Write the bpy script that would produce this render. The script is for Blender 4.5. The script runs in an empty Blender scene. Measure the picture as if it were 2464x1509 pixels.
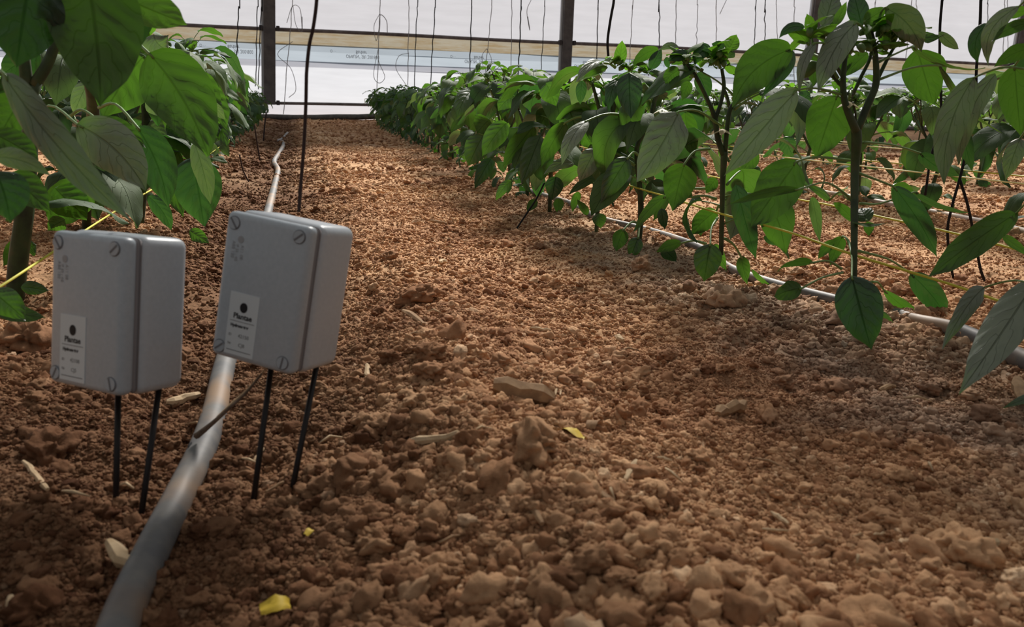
import bpy, bmesh, math, random
import numpy as np
from mathutils import Vector, Matrix, Euler
random.seed(7); rng = np.random.default_rng(7)
R_ = math.radians; PI = math.pi
sc = bpy.context.scene; COL = sc.collection

# ------------------------------------------------------------ camera, light, exposure
CAM = Vector((0, 0, .30)); FPX = 1850.0
YAW, PITCH, ROLL = 16.0057, 14.9284, 1.4
RM = Matrix.Rotation(-R_(YAW), 3, 'Z') @ Matrix.Rotation(PI/2-R_(PITCH), 3, 'X') @ Matrix.Rotation(R_(ROLL), 3, 'Z')
cd = bpy.data.cameras.new('camera'); cam = bpy.data.objects.new('camera', cd); COL.objects.link(cam)
cam.matrix_world = Matrix.Translation(CAM) @ RM.to_4x4()
cd.sensor_width = 36; cd.lens = FPX/2464*36; cd.clip_start = .02; cd.clip_end = 200
cd.dof.use_dof = True; cd.dof.focus_distance = 1.75; cd.dof.aperture_fstop = 12.0
sc.camera = cam
w = bpy.data.worlds.new('overcast_sky'); sc.world = w; w.use_nodes = True
bg = w.node_tree.nodes['Background']; bg.inputs[0].default_value = (.80, .90, 1, 1); bg.inputs[1].default_value = .55
sd = bpy.data.lights.new('sun', 'SUN'); so = bpy.data.objects.new('sun', sd); COL.objects.link(so)
sd.energy = 7.5; sd.angle = R_(15); sd.color = (1, .95, .88)
so.rotation_euler = Vector((.42, .80, .80)).to_track_quat('Z', 'Y').to_euler()
sc.view_settings.view_transform = 'Standard'; sc.view_settings.look = 'None'
sc.view_settings.gamma = 1; sc.view_settings.use_curve_mapping = False
sc.view_settings.exposure = 0.0
sc.cycles.max_bounces = 7; sc.cycles.transparent_max_bounces = 8

# ------------------------------------------------------------ helpers
def ray(x, y):
    return RM @ Vector(((x-1232)/FPX, -(y-754.5)/FPX, -1))
def P(x, y, d):                     # the point seen at (x, y) of the photo, standing d metres down the tunnel
    r = ray(x, y); return CAM + r*(d/r.y)
def G(x, y, z=0):                   # the point of the soil seen at (x, y)
    r = ray(x, y); return CAM + r*((z-CAM.z)/r.z)
def pxm(px, d):                     # pixels to metres at distance
    return px*d*1.06/FPX
def tag(o, label=None, cat=None, group=None, kind=None):
    if label: o['label'] = label
    if cat: o['category'] = cat
    if group: o['group'] = group
    if kind: o['kind'] = kind
    return o
def empty(name, loc=(0, 0, 0), **k):
    o = bpy.data.objects.new(name, None); o.empty_display_size = .02; COL.objects.link(o); o.location = loc
    return tag(o, **k)
def link(name, me, mats, parent=None, world=True):
    o = bpy.data.objects.new(name, me); COL.objects.link(o)
    for m in (mats if isinstance(mats, (list, tuple)) else [mats]):
        if me.materials.get(m.name) is None: me.materials.append(m)
    if parent:
        o.parent = parent
        if world: o.matrix_parent_inverse = parent_world(parent).inverted()
    return o
def parent_world(p):
    m = p.matrix_basis.copy()
    if p.parent: m = parent_world(p.parent) @ p.matrix_parent_inverse @ m
    return m
def mesh(name, v, f, uv=None, smooth=True, mi=None):
    me = bpy.data.meshes.new(name); me.from_pydata([tuple(a) for a in v], [], f)
    if uv is not None:
        l = me.uv_layers.new(name='UVMap'); idx = np.empty(len(me.loops), dtype=np.int32); me.loops.foreach_get('vertex_index', idx)
        l.data.foreach_set('uv', np.asarray(uv, dtype=np.float32)[idx].ravel())
    if smooth: me.polygons.foreach_set('use_smooth', [True]*len(me.polygons))
    if mi is not None: me.polygons.foreach_set('material_index', mi)
    me.update(); return me
def from_bm(name, bm, smooth=True):
    me = bpy.data.meshes.new(name); bm.to_mesh(me); bm.free()
    if smooth: me.polygons.foreach_set('use_smooth', [True]*len(me.polygons))
    return me
def smooth_path(pts, n=4):          # Catmull-Rom through the points
    pts = [Vector(p) for p in pts]
    if len(pts) < 3: return pts
    q = [pts[0]*2-pts[1]]+pts+[pts[-1]*2-pts[-2]]; out = []
    for i in range(1, len(q)-2):
        for k in range(n):
            t = k/n; a, b, c, d = q[i-1:i+3]
            out.append(.5*((2*b)+(c-a)*t+(2*a-5*b+4*c-d)*t*t+(-a+3*b-3*c+d)*t**3))
    out.append(pts[-1]); return out
def tube_data(pts, rad, ns=8, cap=True):
    pts = [Vector(p) for p in pts]; n = len(pts)
    if not hasattr(rad, '__len__'): rad = [rad]*n
    elif len(rad) != n:
        rad = list(np.interp(np.linspace(0, 1, n), np.linspace(0, 1, len(rad)), rad))
    v = []; f = []; up = None
    for i in range(n):
        t = (pts[min(i+1, n-1)]-pts[max(i-1, 0)]).normalized()
        if up is None: up = t.orthogonal().normalized()
        up = (up-t*up.dot(t)).normalized(); s = t.cross(up)
        for k in range(ns):
            a = 2*PI*k/ns; v.append(pts[i]+(up*math.cos(a)+s*math.sin(a))*rad[i])
    for i in range(n-1):
        for k in range(ns):
            f.append((i*ns+k, i*ns+(k+1) % ns, (i+1)*ns+(k+1) % ns, (i+1)*ns+k))
    if cap: f.append(tuple(range(ns))[::-1]); f.append(tuple((n-1)*ns+k for k in range(ns)))
    return v, f
def tube(name, pts, rad, mat, parent=None, ns=8, **k):
    v, f = tube_data(pts, rad, ns); o = link(name, mesh(name, v, f), mat, parent); return tag(o, **k)
def merge(parts):
    V = []; F = []; M = []
    for v, f, m in parts:
        b = len(V); V += list(v); F += [tuple(i+b for i in q) for q in f]; M += [m]*len(f)
    return V, F, M
# value noise
def _h(ix, iy, s):
    n = (ix.astype(np.int64)*374761393+iy.astype(np.int64)*668265263+s*1442695041) & 0x7fffffff
    n = ((n ^ (n >> 13))*1274126177) & 0x7fffffff
    n = ((n ^ (n >> 16))*1911520717) & 0x7fffffff
    return (n & 0xffff)/65535.
def vn(x, y, s=0):
    ix = np.floor(x); iy = np.floor(y); fx = x-ix; fy = y-iy; fx = fx*fx*(3-2*fx); fy = fy*fy*(3-2*fy)
    a = _h(ix, iy, s); b = _h(ix+1, iy, s); c = _h(ix, iy+1, s); d = _h(ix+1, iy+1, s)
    return (a+(b-a)*fx+(c-a)*fy+(a-b-c+d)*fx*fy)*2-1
def fbm(x, y, fr, oc, s=0):
    r = 0; a = 1
    for i in range(oc): r = r+a*vn(x*fr+17.3*i, y*fr-9.1*i, s+i); fr *= 2.03; a *= .52
    return r

# row lines along the tunnel
def rowx(k, y):
    b = {-3: -2.85, -2: -1.62, -1: -.43, 1: .77, 2: 1.86, 3: 3.05, 4: 4.25, 5: 5.45}[k]
    return b + ((.055 if k > 0 else .0)*max(0, y-2.5))
def low(x, y):                      # beds, ridge, trench
    x = np.asarray(x, float); y = np.asarray(y, float)
    e = 1/(1+np.exp((y-1.15)/.22))
    xc = .175+.03*np.sin(y*5+1)
    s = x-xc
    z = (.030*e+.010)*np.exp(-(s/np.where(s < 0, .085, .12))**2)
    z = z - .014*np.exp(-((x+.10)/.09)**2)
    for k in (-2, -1, 1, 2, 3, 4):
        b = {-2: -1.62, -1: -.43, 1: .84, 2: 1.9, 3: 3.1, 4: 4.3}[k]
        xr = b+(.055*np.maximum(0, y-2.5) if k > 0 else 0)
        z = z + .012*np.exp(-((x-xr)/.17)**2)
    z = z+.075*np.exp(-((12.6-y)/.9)**2)
    return z
def hz(x, y):
    x = np.asarray(x, float); y = np.asarray(y, float)
    return low(x, y)+.006*fbm(x, y, 5, 3, 3)
def hzf(x, y):
    return float(hz(np.array([x]), np.array([y]))[0])
def onsoil(x, y):                   # the soil point seen at a pixel, with relief
    z = 0
    for _ in range(6):
        p = G(x, y, z); z = hzf(p.x, p.y)
    return Vector((p.x, p.y, z))

# ------------------------------------------------------------ materials
def mat(name, col, rough=.6, spec=.3, **k):
    m = bpy.data.materials.new(name); m.use_nodes = True; b = m.node_tree.nodes['Principled BSDF']
    b.inputs['Base Color'].default_value = (*col, 1); b.inputs['Roughness'].default_value = rough
    b.inputs['Specular IOR Level'].default_value = spec
    return m
class NT:
    def __init__(s, m): s.t = m.node_tree; s.n = s.t.nodes; s.l = s.t.links
    def add(s, ty, **k):
        n = s.n.new(ty)
        for a, b in k.items():
            if a.startswith('i_'):
                key = a[2:]; key = int(key) if key.isdigit() else key.replace('_', ' ')
                n.inputs[key].default_value = b
            else: setattr(n, a, b)
        return n
    def k(s, a, b): s.l.new(a, b)
    def ramp(s, src, stops):
        r = s.n.new('ShaderNodeValToRGB'); e = r.color_ramp.elements
        while len(e) < len(stops): e.new(.5)
        for i, (p, c) in enumerate(stops): e[i].position = p; e[i].color = (*c, 1)
        s.k(src, r.inputs[0]); return r.outputs[0]
    def math(s, op, a, b=None, c=None):
        n = s.n.new('ShaderNodeMath'); n.operation = op
        for i, q in enumerate((a, b, c)):
            if q is None: continue
            if isinstance(q, (int, float)): n.inputs[i].default_value = q
            else: s.k(q, n.inputs[i])
        return n.outputs[0]
    def mix(s, f, a, b, mode='MIX'):
        n = s.n.new('ShaderNodeMix'); n.data_type = 'RGBA'; n.blend_type = mode
        for q, i in ((f, 0), (a, 6), (b, 7)):
            if isinstance(q, (int, float)): n.inputs[i].default_value = q
            elif isinstance(q, tuple): n.inputs[i].default_value = (*q, 1)
            else: s.k(q, n.inputs[i])
        return n.outputs[2]

def soil_mat(name, inst=False):
    m = mat(name, (.4, .22, .12), .95, .1); t = NT(m); b = t.n['Principled BSDF']
    geo = t.add('ShaderNodeNewGeometry'); pos = geo.outputs['Position']
    n1 = t.add('ShaderNodeTexNoise', i_Scale=2.1, i_Detail=4.0); t.k(pos, n1.inputs['Vector'])
    n2 = t.add('ShaderNodeTexNoise', i_Scale=60.0, i_Detail=5.0, i_Roughness=.65); t.k(pos, n2.inputs['Vector'])
    base = t.ramp(n1.outputs[0], [(.3, (.38, .205, .115)), (.5, (.53, .312, .172)), (.7, (.62, .395, .225))])
    # grey dried marl and crust along the first row on the right
    sx = t.add('ShaderNodeSeparateXYZ'); t.k(pos, sx.inputs[0])
    n3 = t.add('ShaderNodeTexNoise', i_Scale=9.0, i_Detail=3.0); t.k(pos, n3.inputs['Vector'])
    dx = t.math('ABSOLUTE', t.math('SUBTRACT', sx.outputs[0], .70))
    g = t.math('SUBTRACT', 1.0, t.math('MULTIPLY', dx, 4.6)); g = t.math('ADD', g, t.math('MULTIPLY', t.math('SUBTRACT', n3.outputs[0], .5), 2.6))
    gy = t.math('SUBTRACT', 1.0, t.math('MULTIPLY', t.math('MAXIMUM', t.math('SUBTRACT', sx.outputs[1], 1.5), 0.0), .8)); gy.node.use_clamp = True; g.node.use_clamp = True
    g = t.math('MULTIPLY', g, gy); g.node.use_clamp = True
    base = t.mix(t.math('MULTIPLY', g, .62), base, (.34, .275, .22))
    # shade over the left furrow, painted into the soil colour
    dl = t.math('ABSOLUTE', t.math('ADD', sx.outputs[0], .12)); furrow_shade = t.math('SUBTRACT', 1.45, t.math('MULTIPLY', dl, 4.4))
    furrow_shade = t.math('ADD', furrow_shade, t.math('MULTIPLY', t.math('SUBTRACT', n3.outputs[0], .5), 1.6)); furrow_shade.node.use_clamp = True
    base = t.mix(t.math('MULTIPLY', furrow_shade, .75), base, (.095, .045, .025))
    if inst:
        oi = t.add('ShaderNodeObjectInfo')
        hv = t.ramp(oi.outputs['Random'], [(0, (.42, .33, .30)), (.2, (.72, .62, .58)), (.5, (.95, .9, .88)), (.85, (1.12, 1.1, 1.08)), (.97, (1.25, 1.3, 1.35)), (1, (1.5, 1.75, 2.0))])
        base = t.mix(1.0, base, hv, 'MULTIPLY')
    sp = t.ramp(n2.outputs[0], [(.3, (.72, .70, .68)), (.6, (1.1, 1.1, 1.1))])
    base = t.mix(1.0, base, sp, 'MULTIPLY')
    t.k(base, b.inputs['Base Color'])
    n4 = t.add('ShaderNodeTexNoise', i_Scale=220.0, i_Detail=6.0, i_Roughness=.7); t.k(pos, n4.inputs['Vector'])
    vo = t.add('ShaderNodeTexVoronoi', i_Scale=110.0); t.k(pos, vo.inputs['Vector'])
    hh = t.math('ADD', n4.outputs[0], t.math('MULTIPLY', vo.outputs['Distance'], -.9 if not inst else -.2))
    bp = t.add('ShaderNodeBump', i_Strength=.8, i_Distance=.004 if not inst else .002); t.k(hh, bp.inputs['Height']); t.k(bp.outputs[0], b.inputs['Normal'])
    return m
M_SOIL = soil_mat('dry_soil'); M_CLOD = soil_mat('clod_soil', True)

def leaf_mat(name, top, back, trans, gloss=.42):
    m = mat(name, top, gloss, .75); t = NT(m); b = t.n['Principled BSDF']; out = t.n['Material Output']
    uv = t.add('ShaderNodeUVMap'); s = t.add('ShaderNodeSeparateXYZ'); t.k(uv.outputs[0], s.inputs[0])
    u, v = s.outputs[0], s.outputs[1]
    av = t.math('ABSOLUTE', t.math('SUBTRACT', v, .5))            # 0..0.5
    wn = t.add('ShaderNodeTexNoise', i_Scale=4.0, i_Detail=1.0); t.k(uv.outputs[0], wn.inputs['Vector'])
    ph = t.math('FRACT', t.math('ADD', t.math('SUBTRACT', t.math('MULTIPLY', u, 6.0), t.math('MULTIPLY', av, 3.8)), t.math('MULTIPLY', wn.outputs[0], 1.6)))
    tri = t.math('ABSOLUTE', t.math('SUBTRACT', ph, .5))          # .5 on the vein
    vein = t.math('MULTIPLY', t.math('SUBTRACT', tri, .462), 26.0); vein.node.use_clamp = True
    mid = t.math('SUBTRACT', 1.0, t.math('MULTIPLY', av, 42.0)); mid.node.use_clamp = True
    vv = t.math('MAXIMUM', t.math('MULTIPLY', vein, .38), mid)
    oi = t.add('ShaderNodeObjectInfo'); geo = t.add('ShaderNodeNewGeometry')
    tc = t.add('ShaderNodeTexNoise', i_Scale=26.0, i_Detail=4.0); t.k(geo.outputs['Position'], tc.inputs['Vector'])
    f = t.math('ADD', t.math('MULTIPLY', oi.outputs['Random'], .7), t.math('MULTIPLY', tc.outputs[0], .45)); 
    c1 = t.mix(f, tuple(q*.72 for q in top), tuple(q*1.35 for q in top))
    c1 = t.mix(t.math('MULTIPLY', vv, .35), c1, tuple(min(1, q*2.0) for q in top))
    c2 = t.mix(f, tuple(q*.8 for q in back), tuple(q*1.2 for q in back))
    cc = t.mix(geo.outputs['Backfacing'], c1, c2); t.k(cc, b.inputs['Base Color'])
    ro = t.mix(geo.outputs['Backfacing'], (gloss,)*3, (.7,)*3); t.k(ro, b.inputs['Roughness'])
    hgt = t.math('SUBTRACT', t.math('MULTIPLY', tc.outputs[0], .3), vv)
    bp = t.add('ShaderNodeBump', i_Strength=.8, i_Distance=.0032); t.k(hgt, bp.inputs['Height']); t.k(bp.outputs[0], b.inputs['Normal'])
    tr = t.add('ShaderNodeBsdfTranslucent'); ct = t.mix(f, tuple(q*.75 for q in trans), tuple(q*1.2 for q in trans))
    ct = t.mix(t.math('MULTIPLY', vv, .5), ct, tuple(q*.3 for q in trans)); t.k(ct, tr.inputs[0])
    mx = t.add('ShaderNodeMixShader', i_0=.5); t.k(b.outputs[0], mx.inputs[1]); t.k(tr.outputs[0], mx.inputs[2]); t.k(mx.outputs[0], out.inputs[0])
    return m
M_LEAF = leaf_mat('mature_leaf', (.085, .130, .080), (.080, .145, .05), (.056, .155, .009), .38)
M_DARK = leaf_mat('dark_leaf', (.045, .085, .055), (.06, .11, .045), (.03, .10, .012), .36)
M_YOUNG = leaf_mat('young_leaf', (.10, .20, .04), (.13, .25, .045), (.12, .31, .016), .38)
M_PALE = leaf_mat('pale_leaf', (.31, .35, .28), (.13, .20, .085), (.06, .13, .02), .40)  # dust and sky sheen painted into the grey upper face
def stem_mat():
    m = mat('pepper_stem', (.05, .09, .03), .55, .35); t = NT(m); b = t.n['Principled BSDF']
    g = t.add('ShaderNodeNewGeometry'); n = t.add('ShaderNodeTexNoise', i_Scale=40.0, i_Detail=3.0); t.k(g.outputs['Position'], n.inputs['Vector'])
    t.k(t.ramp(n.outputs[0], [(.35, (.025, .035, .018)), (.55, (.042, .07, .026)), (.75, (.075, .075, .035))]), b.inputs['Base Color']); return m
M_STEM = stem_mat()
M_PET = mat('petiole_green', (.16, .26, .08), .5)
M_BUD = mat('flower_bud', (.10, .17, .05), .5)
M_PETAL = mat('dried_petal', (.55, .45, .25), .7)
M_PETALW = mat('white_petal', (.75, .76, .60), .6)
def speck(name, c1, c2, scale, rough=.5, spec=.4, bump=0, dust=None):
    m = mat(name, c1, rough, spec); t = NT(m); b = t.n['Principled BSDF']
    g = t.add('ShaderNodeNewGeometry'); n = t.add('ShaderNodeTexNoise', i_Scale=scale, i_Detail=5.0, i_Roughness=.6); t.k(g.outputs['Position'], n.inputs['Vector'])
    c = t.ramp(n.outputs[0], [(.35, c1), (.65, c2)])
    if dust:
        n2 = t.add('ShaderNodeTexNoise', i_Scale=scale*.22, i_Detail=3.0); t.k(g.outputs['Position'], n2.inputs['Vector'])
        c = t.mix(t.ramp(n2.outputs[0], [(.5, (0, 0, 0)), (.64, (.75,)*3)]), c, dust)
    t.k(c, b.inputs['Base Color'])
    if bump:
        bp = t.add('ShaderNodeBump', i_Strength=.4, i_Distance=bump); t.k(n.outputs[0], bp.inputs['Height']); t.k(bp.outputs[0], b.inputs['Normal'])
    return m
M_PLASTIC = speck('grey_plastic', (.47, .505, .545), (.51, .545, .585), 300, .33, .5, .0002)
M_LID = speck('grey_lid_plastic', (.40, .445, .49), (.44, .485, .53), 300, .36, .5, .0002)
M_SEAM = mat('pale_gasket', (.26, .24, .245), .6)
M_SCREW = mat('grey_screw', (.40, .44, .48), .4)
M_SLOT = mat('screw_slot', (.16, .16, .17), .6)
M_LABEL = mat('white_sticker', (.62, .67, .70), .45)
M_INK = mat('black_ink', (.012, .012, .014), .6)
M_INKG = mat('grey_ink', (.12, .12, .125), .6)
M_EMB = mat('moulded_mark', (.33, .335, .35), .6)
M_ROD = mat('black_rod', (.012, .009, .009), .45)
M_PIPE = speck('dusty_pipe', (.185, .175, .165), (.12, .12, .125), 38, .55, .3, .0004, (.33, .21, .125))
M_PIPE2 = speck('grey_pipe', (.18, .165, .155), (.12, .115, .12), 60, .55, .35, .0004, (.38, .25, .16))
M_PIPEB = speck('pale_pipe', (.52, .40, .34), (.42, .33, .29), 40, .6, .3, .0004, (.48, .34, .24))
M_HOSE = speck('dark_hose', (.06, .055, .05), (.12, .105, .09), 20, .6)
M_TWINE = mat('dark_twine', (.045, .028, .025), .9)
M_BLACK = mat('black_twine', (.008, .008, .010), .8)
M_THIN = mat('thin_twine', (.28, .27, .27), .9)
M_YEL = mat('yellow_twine', (.62, .58, .07), .55)
M_YEL2 = mat('pale_yellow_twine', (.75, .72, .35), .55)
M_POST = speck('weathered_post', (.085, .075, .075), (.13, .115, .11), 9, .8)
M_STRIP = mat('pale_post_edge', (.45, .46, .47), .7)
M_RAIL = speck('rusty_rail', (.20, .17, .165), (.11, .085, .08), 7, .7)
M_CLAMP = mat('dark_clamp', (.05, .04, .04), .7)
M_WOOD = speck('dry_wood', (.38, .24, .13), (.26, .155, .085), 90, .85, .2, .0006)
M_WOODP = speck('pale_wood', (.58, .43, .27), (.44, .31, .18), 90, .85, .2, .0004)
M_TWIG = speck('dark_twig', (.10, .07, .05), (.22, .17, .13), 90, .85, .2)
M_YLEAF = mat('yellowed_leaf', (.60, .42, .04), .6)
def film_mat(name, tr, df, stain=None, wav=.5, tf=.62, diag=False):
    m = mat(name, df, .5, .25); t = NT(m); b = t.n['Principled BSDF']; out = t.n['Material Output']
    g = t.add('ShaderNodeNewGeometry'); mp = t.add('ShaderNodeMapping'); mp.inputs['Scale'].default_value = (.8, 1, 7); t.k(g.outputs['Position'], mp.inputs[0])
    n = t.add('ShaderNodeTexNoise', i_Scale=1.6, i_Detail=6.0, i_Roughness=.62); t.k(mp.outputs[0], n.inputs['Vector'])
    c = t.ramp(n.outputs[0], [(.3, tuple(q*.93 for q in tr)), (.7, tuple(min(1, q*1.04) for q in tr))])
    if stain:
        mp2 = t.add('ShaderNodeMapping'); mp2.inputs['Scale'].default_value = (.9, 1, 9); t.k(g.outputs['Position'], mp2.inputs[0])
        n2 = t.add('ShaderNodeTexNoise', i_Scale=2.2, i_Detail=7.0, i_Roughness=.7); t.k(mp2.outputs[0], n2.inputs['Vector'])
        c = t.mix(t.ramp(n2.outputs[0], [(.42, (0, 0, 0)), (.68, (1, 1, 1))]), c, stain)
    tl = t.add('ShaderNodeBsdfTranslucent'); t.k(c, tl.inputs[0])
    mx = t.add('ShaderNodeMixShader', i_0=tf); t.k(b.outputs[0], mx.inputs[1]); t.k(tl.outputs[0], mx.inputs[2]); t.k(mx.outputs[0], out.inputs[0])
    return m
M_FILM_U = film_mat('upper_film', (0.418, 0.409, 0.430), (.6, .6, .6), tf=.8)
M_FILM_T = film_mat('browned_film', (.265, .235, .180), (.22, .20, .16), (.20, .135, .06), tf=.8)
M_FILM_B = film_mat('bluish_film', (0.260, 0.291, 0.323), (.35, .38, .4), tf=.8)
M_FILM_B2 = film_mat('pale_bluish_film', (0.325, 0.362, 0.400), (.4, .42, .45), tf=.8)
M_FILM_L = film_mat('lilac_film', (0.279, 0.282, 0.312), (.38, .38, .4), tf=.8)
M_FILM_W = film_mat('white_film', (0.465, 0.466, 0.489), (.7, .7, .72), tf=.9)
M_FILM_S = film_mat('skirt_film', (0.428, 0.419, 0.443), (.6, .58, .58), tf=.88)
M_FILM_R = film_mat('shade_roof_film', (.155, .155, .155), (.3, .3, .3), tf=.9)
M_FILM_E = film_mat('shade_side_film', (.27, .28, .29), (.4, .4, .4), tf=.85)
M_PRINT = mat('film_print', (.16, .19, .22), .7)

# ------------------------------------------------------------ soil
def axis(lo, hi, c0, c1, fine, grow):
    a = list(np.arange(c0, c1, fine)); s = fine; x = a[-1]
    while x < hi: s = min(s*grow, .09 if x < 15 else .6); x += s; a.append(x)
    s = fine; x = a[0]; b = []
    while x > lo: s = min(s*grow, .12 if x > -6 else .5); x -= s; b.append(x)
    return np.array(b[::-1]+a)
ax = axis(-12.1, 26.1, -.45, 1.05, .005, 1.035); ay = axis(-9.1, 12.62, .28, 1.35, .005, 1.013)
XX, YY = np.meshgrid(ax, ay); Z = hz(XX, YY)
dist = np.sqrt(XX**2+YY**2)
Z += .0035*fbm(XX, YY, 28, 4, 11)*np.clip(2.2-dist*.12, .8, 1.6)
Z += .0045*np.maximum(0, fbm(XX, YY, 14, 3, 31)-.25)
nx, ny = len(ax), len(ay)
V = np.stack([XX, YY, Z], -1).reshape(-1, 3)
i = np.arange(nx*ny).reshape(ny, nx)
Fq = np.stack([i[:-1, :-1], i[:-1, 1:], i[1:, 1:], i[1:, :-1]], -1).reshape(-1, 4)
me = bpy.data.meshes.new('ground'); me.vertices.add(len(V)); me.vertices.foreach_set('co', V.ravel().astype(np.float32))
me.loops.add(Fq.size); me.loops.foreach_set('vertex_index', Fq.ravel().astype(np.int32))
me.polygons.add(len(Fq)); me.polygons.foreach_set('loop_start', np.arange(0, Fq.size, 4, dtype=np.int32))
me.polygons.foreach_set('use_smooth', np.ones(len(Fq), dtype=bool)); me.update(); me.validate()
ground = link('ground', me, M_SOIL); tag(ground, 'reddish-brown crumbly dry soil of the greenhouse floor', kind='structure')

def clod_mesh(name, sub, rough, seed):
    bm = bmesh.new(); bmesh.ops.create_icosphere(bm, subdivisions=sub, radius=1)
    r = random.Random(seed); sx, sy, sz = r.uniform(.9, 1.25), r.uniform(.75, 1.0), r.uniform(.6, .85)
    from mathutils import noise
    off = Vector((seed*3.1, seed*7.7, 1.3))
    planes = [Vector((r.gauss(0, 1), r.gauss(0, 1), r.gauss(0, 1))).normalized() for _ in range(6)]
    for v in bm.verts:
        p = v.co.copy(); k = 1+rough*noise.noise(p*1.2+off)*1.3+rough*.8*noise.noise(p*2.9+off)+(rough*.9*(.45-noise.voronoi(p*(2.1 if sub < 4 else 3.2)+off)[0][0]) if sub > 2 else 0)+(rough*.45*(.4-noise.voronoi(p*7.5+off)[0][0])+rough*.25*noise.noise(p*14+off) if sub > 3 else 0)
        p = p*k
        for q in planes:
            d = p.dot(q)-.82
            if d > 0: p -= q*d*.7
        v.co = Vector((p.x*sx, p.y*sy, p.z*sz))
    return from_bm(name, bm, True)
SM = [clod_mesh('soil_crumb', 3, .46, s) for s in range(10)]
BG = [clod_mesh('clod', 4, .5, 40+s) for s in range(10)]
# scattered crumbs (uncountable): points of one mesh, instanced by geometry nodes
def scatter():
    X = []; Y = []; Rr = []
    for n, d0, d1, med, sg in ((130000, .30, 1.0, .00135, .45), (20000, .30, 1.2, .0028, .35), (2600, .30, 1.5, .0055, .30), (125000, 1.0, 2.6, .0026, .45), (16000, 1.1, 3.2, .0052, .35), (85000, 2.6, 6, .0052, .42), (3500, 2.6, 7, .011, .28), (42000, 6, 12.3, .0095, .40)):
        d = d0*(d1/d0)**rng.random(n) if d1/d0 > 4 else np.sqrt(d0**2+(d1**2-d0**2)*rng.random(n))
        a = R_(16)+(rng.random(n)-.5)*R_(86)
        X.append(d*np.sin(a)); Y.append(d*np.cos(a)); Rr.append(np.minimum(med*np.exp(sg*rng.standard_normal(n)), med*2.6))
    X = np.concatenate(X); Y = np.concatenate(Y); Rr = np.concatenate(Rr)
    # coarser crumbs in patches, and coarser towards the trodden edge of the ridge
    pat = fbm(X, Y, 3.5, 3, 71); coarse = np.clip(.85+.55*pat+.35*np.exp(-((X-.12)/.22)**2)*(Y < 1.3), .5, 1.55)
    Rr = Rr*coarse
    keep = (rng.random(len(X)) < np.clip(1.0-.5*(fbm(X, Y, 2.2, 3, 91) > .05)*(Y > 1.0)*(Rr < .012), 0, 1)) & (Y < 12.3) & (Y > .2); X, Y, Rr = X[keep], Y[keep], Rr[keep]
    zz = hz(X, Y)+.0035*fbm(X, Y, 28, 4, 11)*np.clip(2.2-np.hypot(X, Y)*.12, .8, 1.6)+.0045*np.maximum(0, fbm(X, Y, 14, 3, 31)-.25)+Rr*.22
    n = len(X); me = bpy.data.meshes.new('soil_crumbs'); me.vertices.add(n)
    me.vertices.foreach_set('co', np.stack([X, Y, zz], -1).ravel().astype(np.float32))
    a = me.attributes.new('rad', 'FLOAT', 'POINT'); a.data.foreach_set('value', Rr.astype(np.float32))
    a = me.attributes.new('rot', 'FLOAT_VECTOR', 'POINT')
    rt = rng.random((n, 3))*np.array([.7, .7, 6.28]); a.data.foreach_set('vector', rt.ravel().astype(np.float32))
    a = me.attributes.new('pick', 'INT', 'POINT'); a.data.foreach_set('value', rng.integers(0, len(SM), n).astype(np.int32))
    o = bpy.data.objects.new('soil_crumbs', me); COL.objects.link(o); o.parent = ground; o['kind'] = 'stuff'
    ng = bpy.data.node_groups.new('crumb_scatter', 'GeometryNodeTree')
    ng.interface.new_socket('Geometry', in_out='INPUT', socket_type='NodeSocketGeometry')
    ng.interface.new_socket('Geometry', in_out='OUTPUT', socket_type='NodeSocketGeometry')
    N, L = ng.nodes, ng.links; gi = N.new('NodeGroupInput'); go = N.new('NodeGroupOutput')
    j = N.new('GeometryNodeJoinGeometry')
    for m in SM[::-1]:
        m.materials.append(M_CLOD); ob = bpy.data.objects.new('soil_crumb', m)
        oi = N.new('GeometryNodeObjectInfo'); oi.inputs['Object'].default_value = ob; oi.inputs['As Instance'].default_value = True
        L.new(oi.outputs['Geometry'], j.inputs[0])
    def na(nm, ty):
        q = N.new('GeometryNodeInputNamedAttribute'); q.data_type = ty; q.inputs['Name'].default_value = nm
        return [s for s in q.outputs if s.enabled and s.name == 'Attribute'][0]
    ip = N.new('GeometryNodeInstanceOnPoints'); L.new(gi.outputs[0], ip.inputs['Points']); L.new(j.outputs[0], ip.inputs['Instance'])
    ip.inputs['Pick Instance'].default_value = True
    L.new(na('pick', 'INT'), ip.inputs['Instance Index'])
    er = N.new('FunctionNodeEulerToRotation'); L.new(na('rot', 'FLOAT_VECTOR'), er.inputs[0]); L.new(er.outputs[0], ip.inputs['Rotation'])
    L.new(na('rad', 'FLOAT'), ip.inputs['Scale']); L.new(ip.outputs[0], go.inputs[0])
    md = o.modifiers.new('scatter', 'NODES'); md.node_group = ng
scatter()
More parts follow.
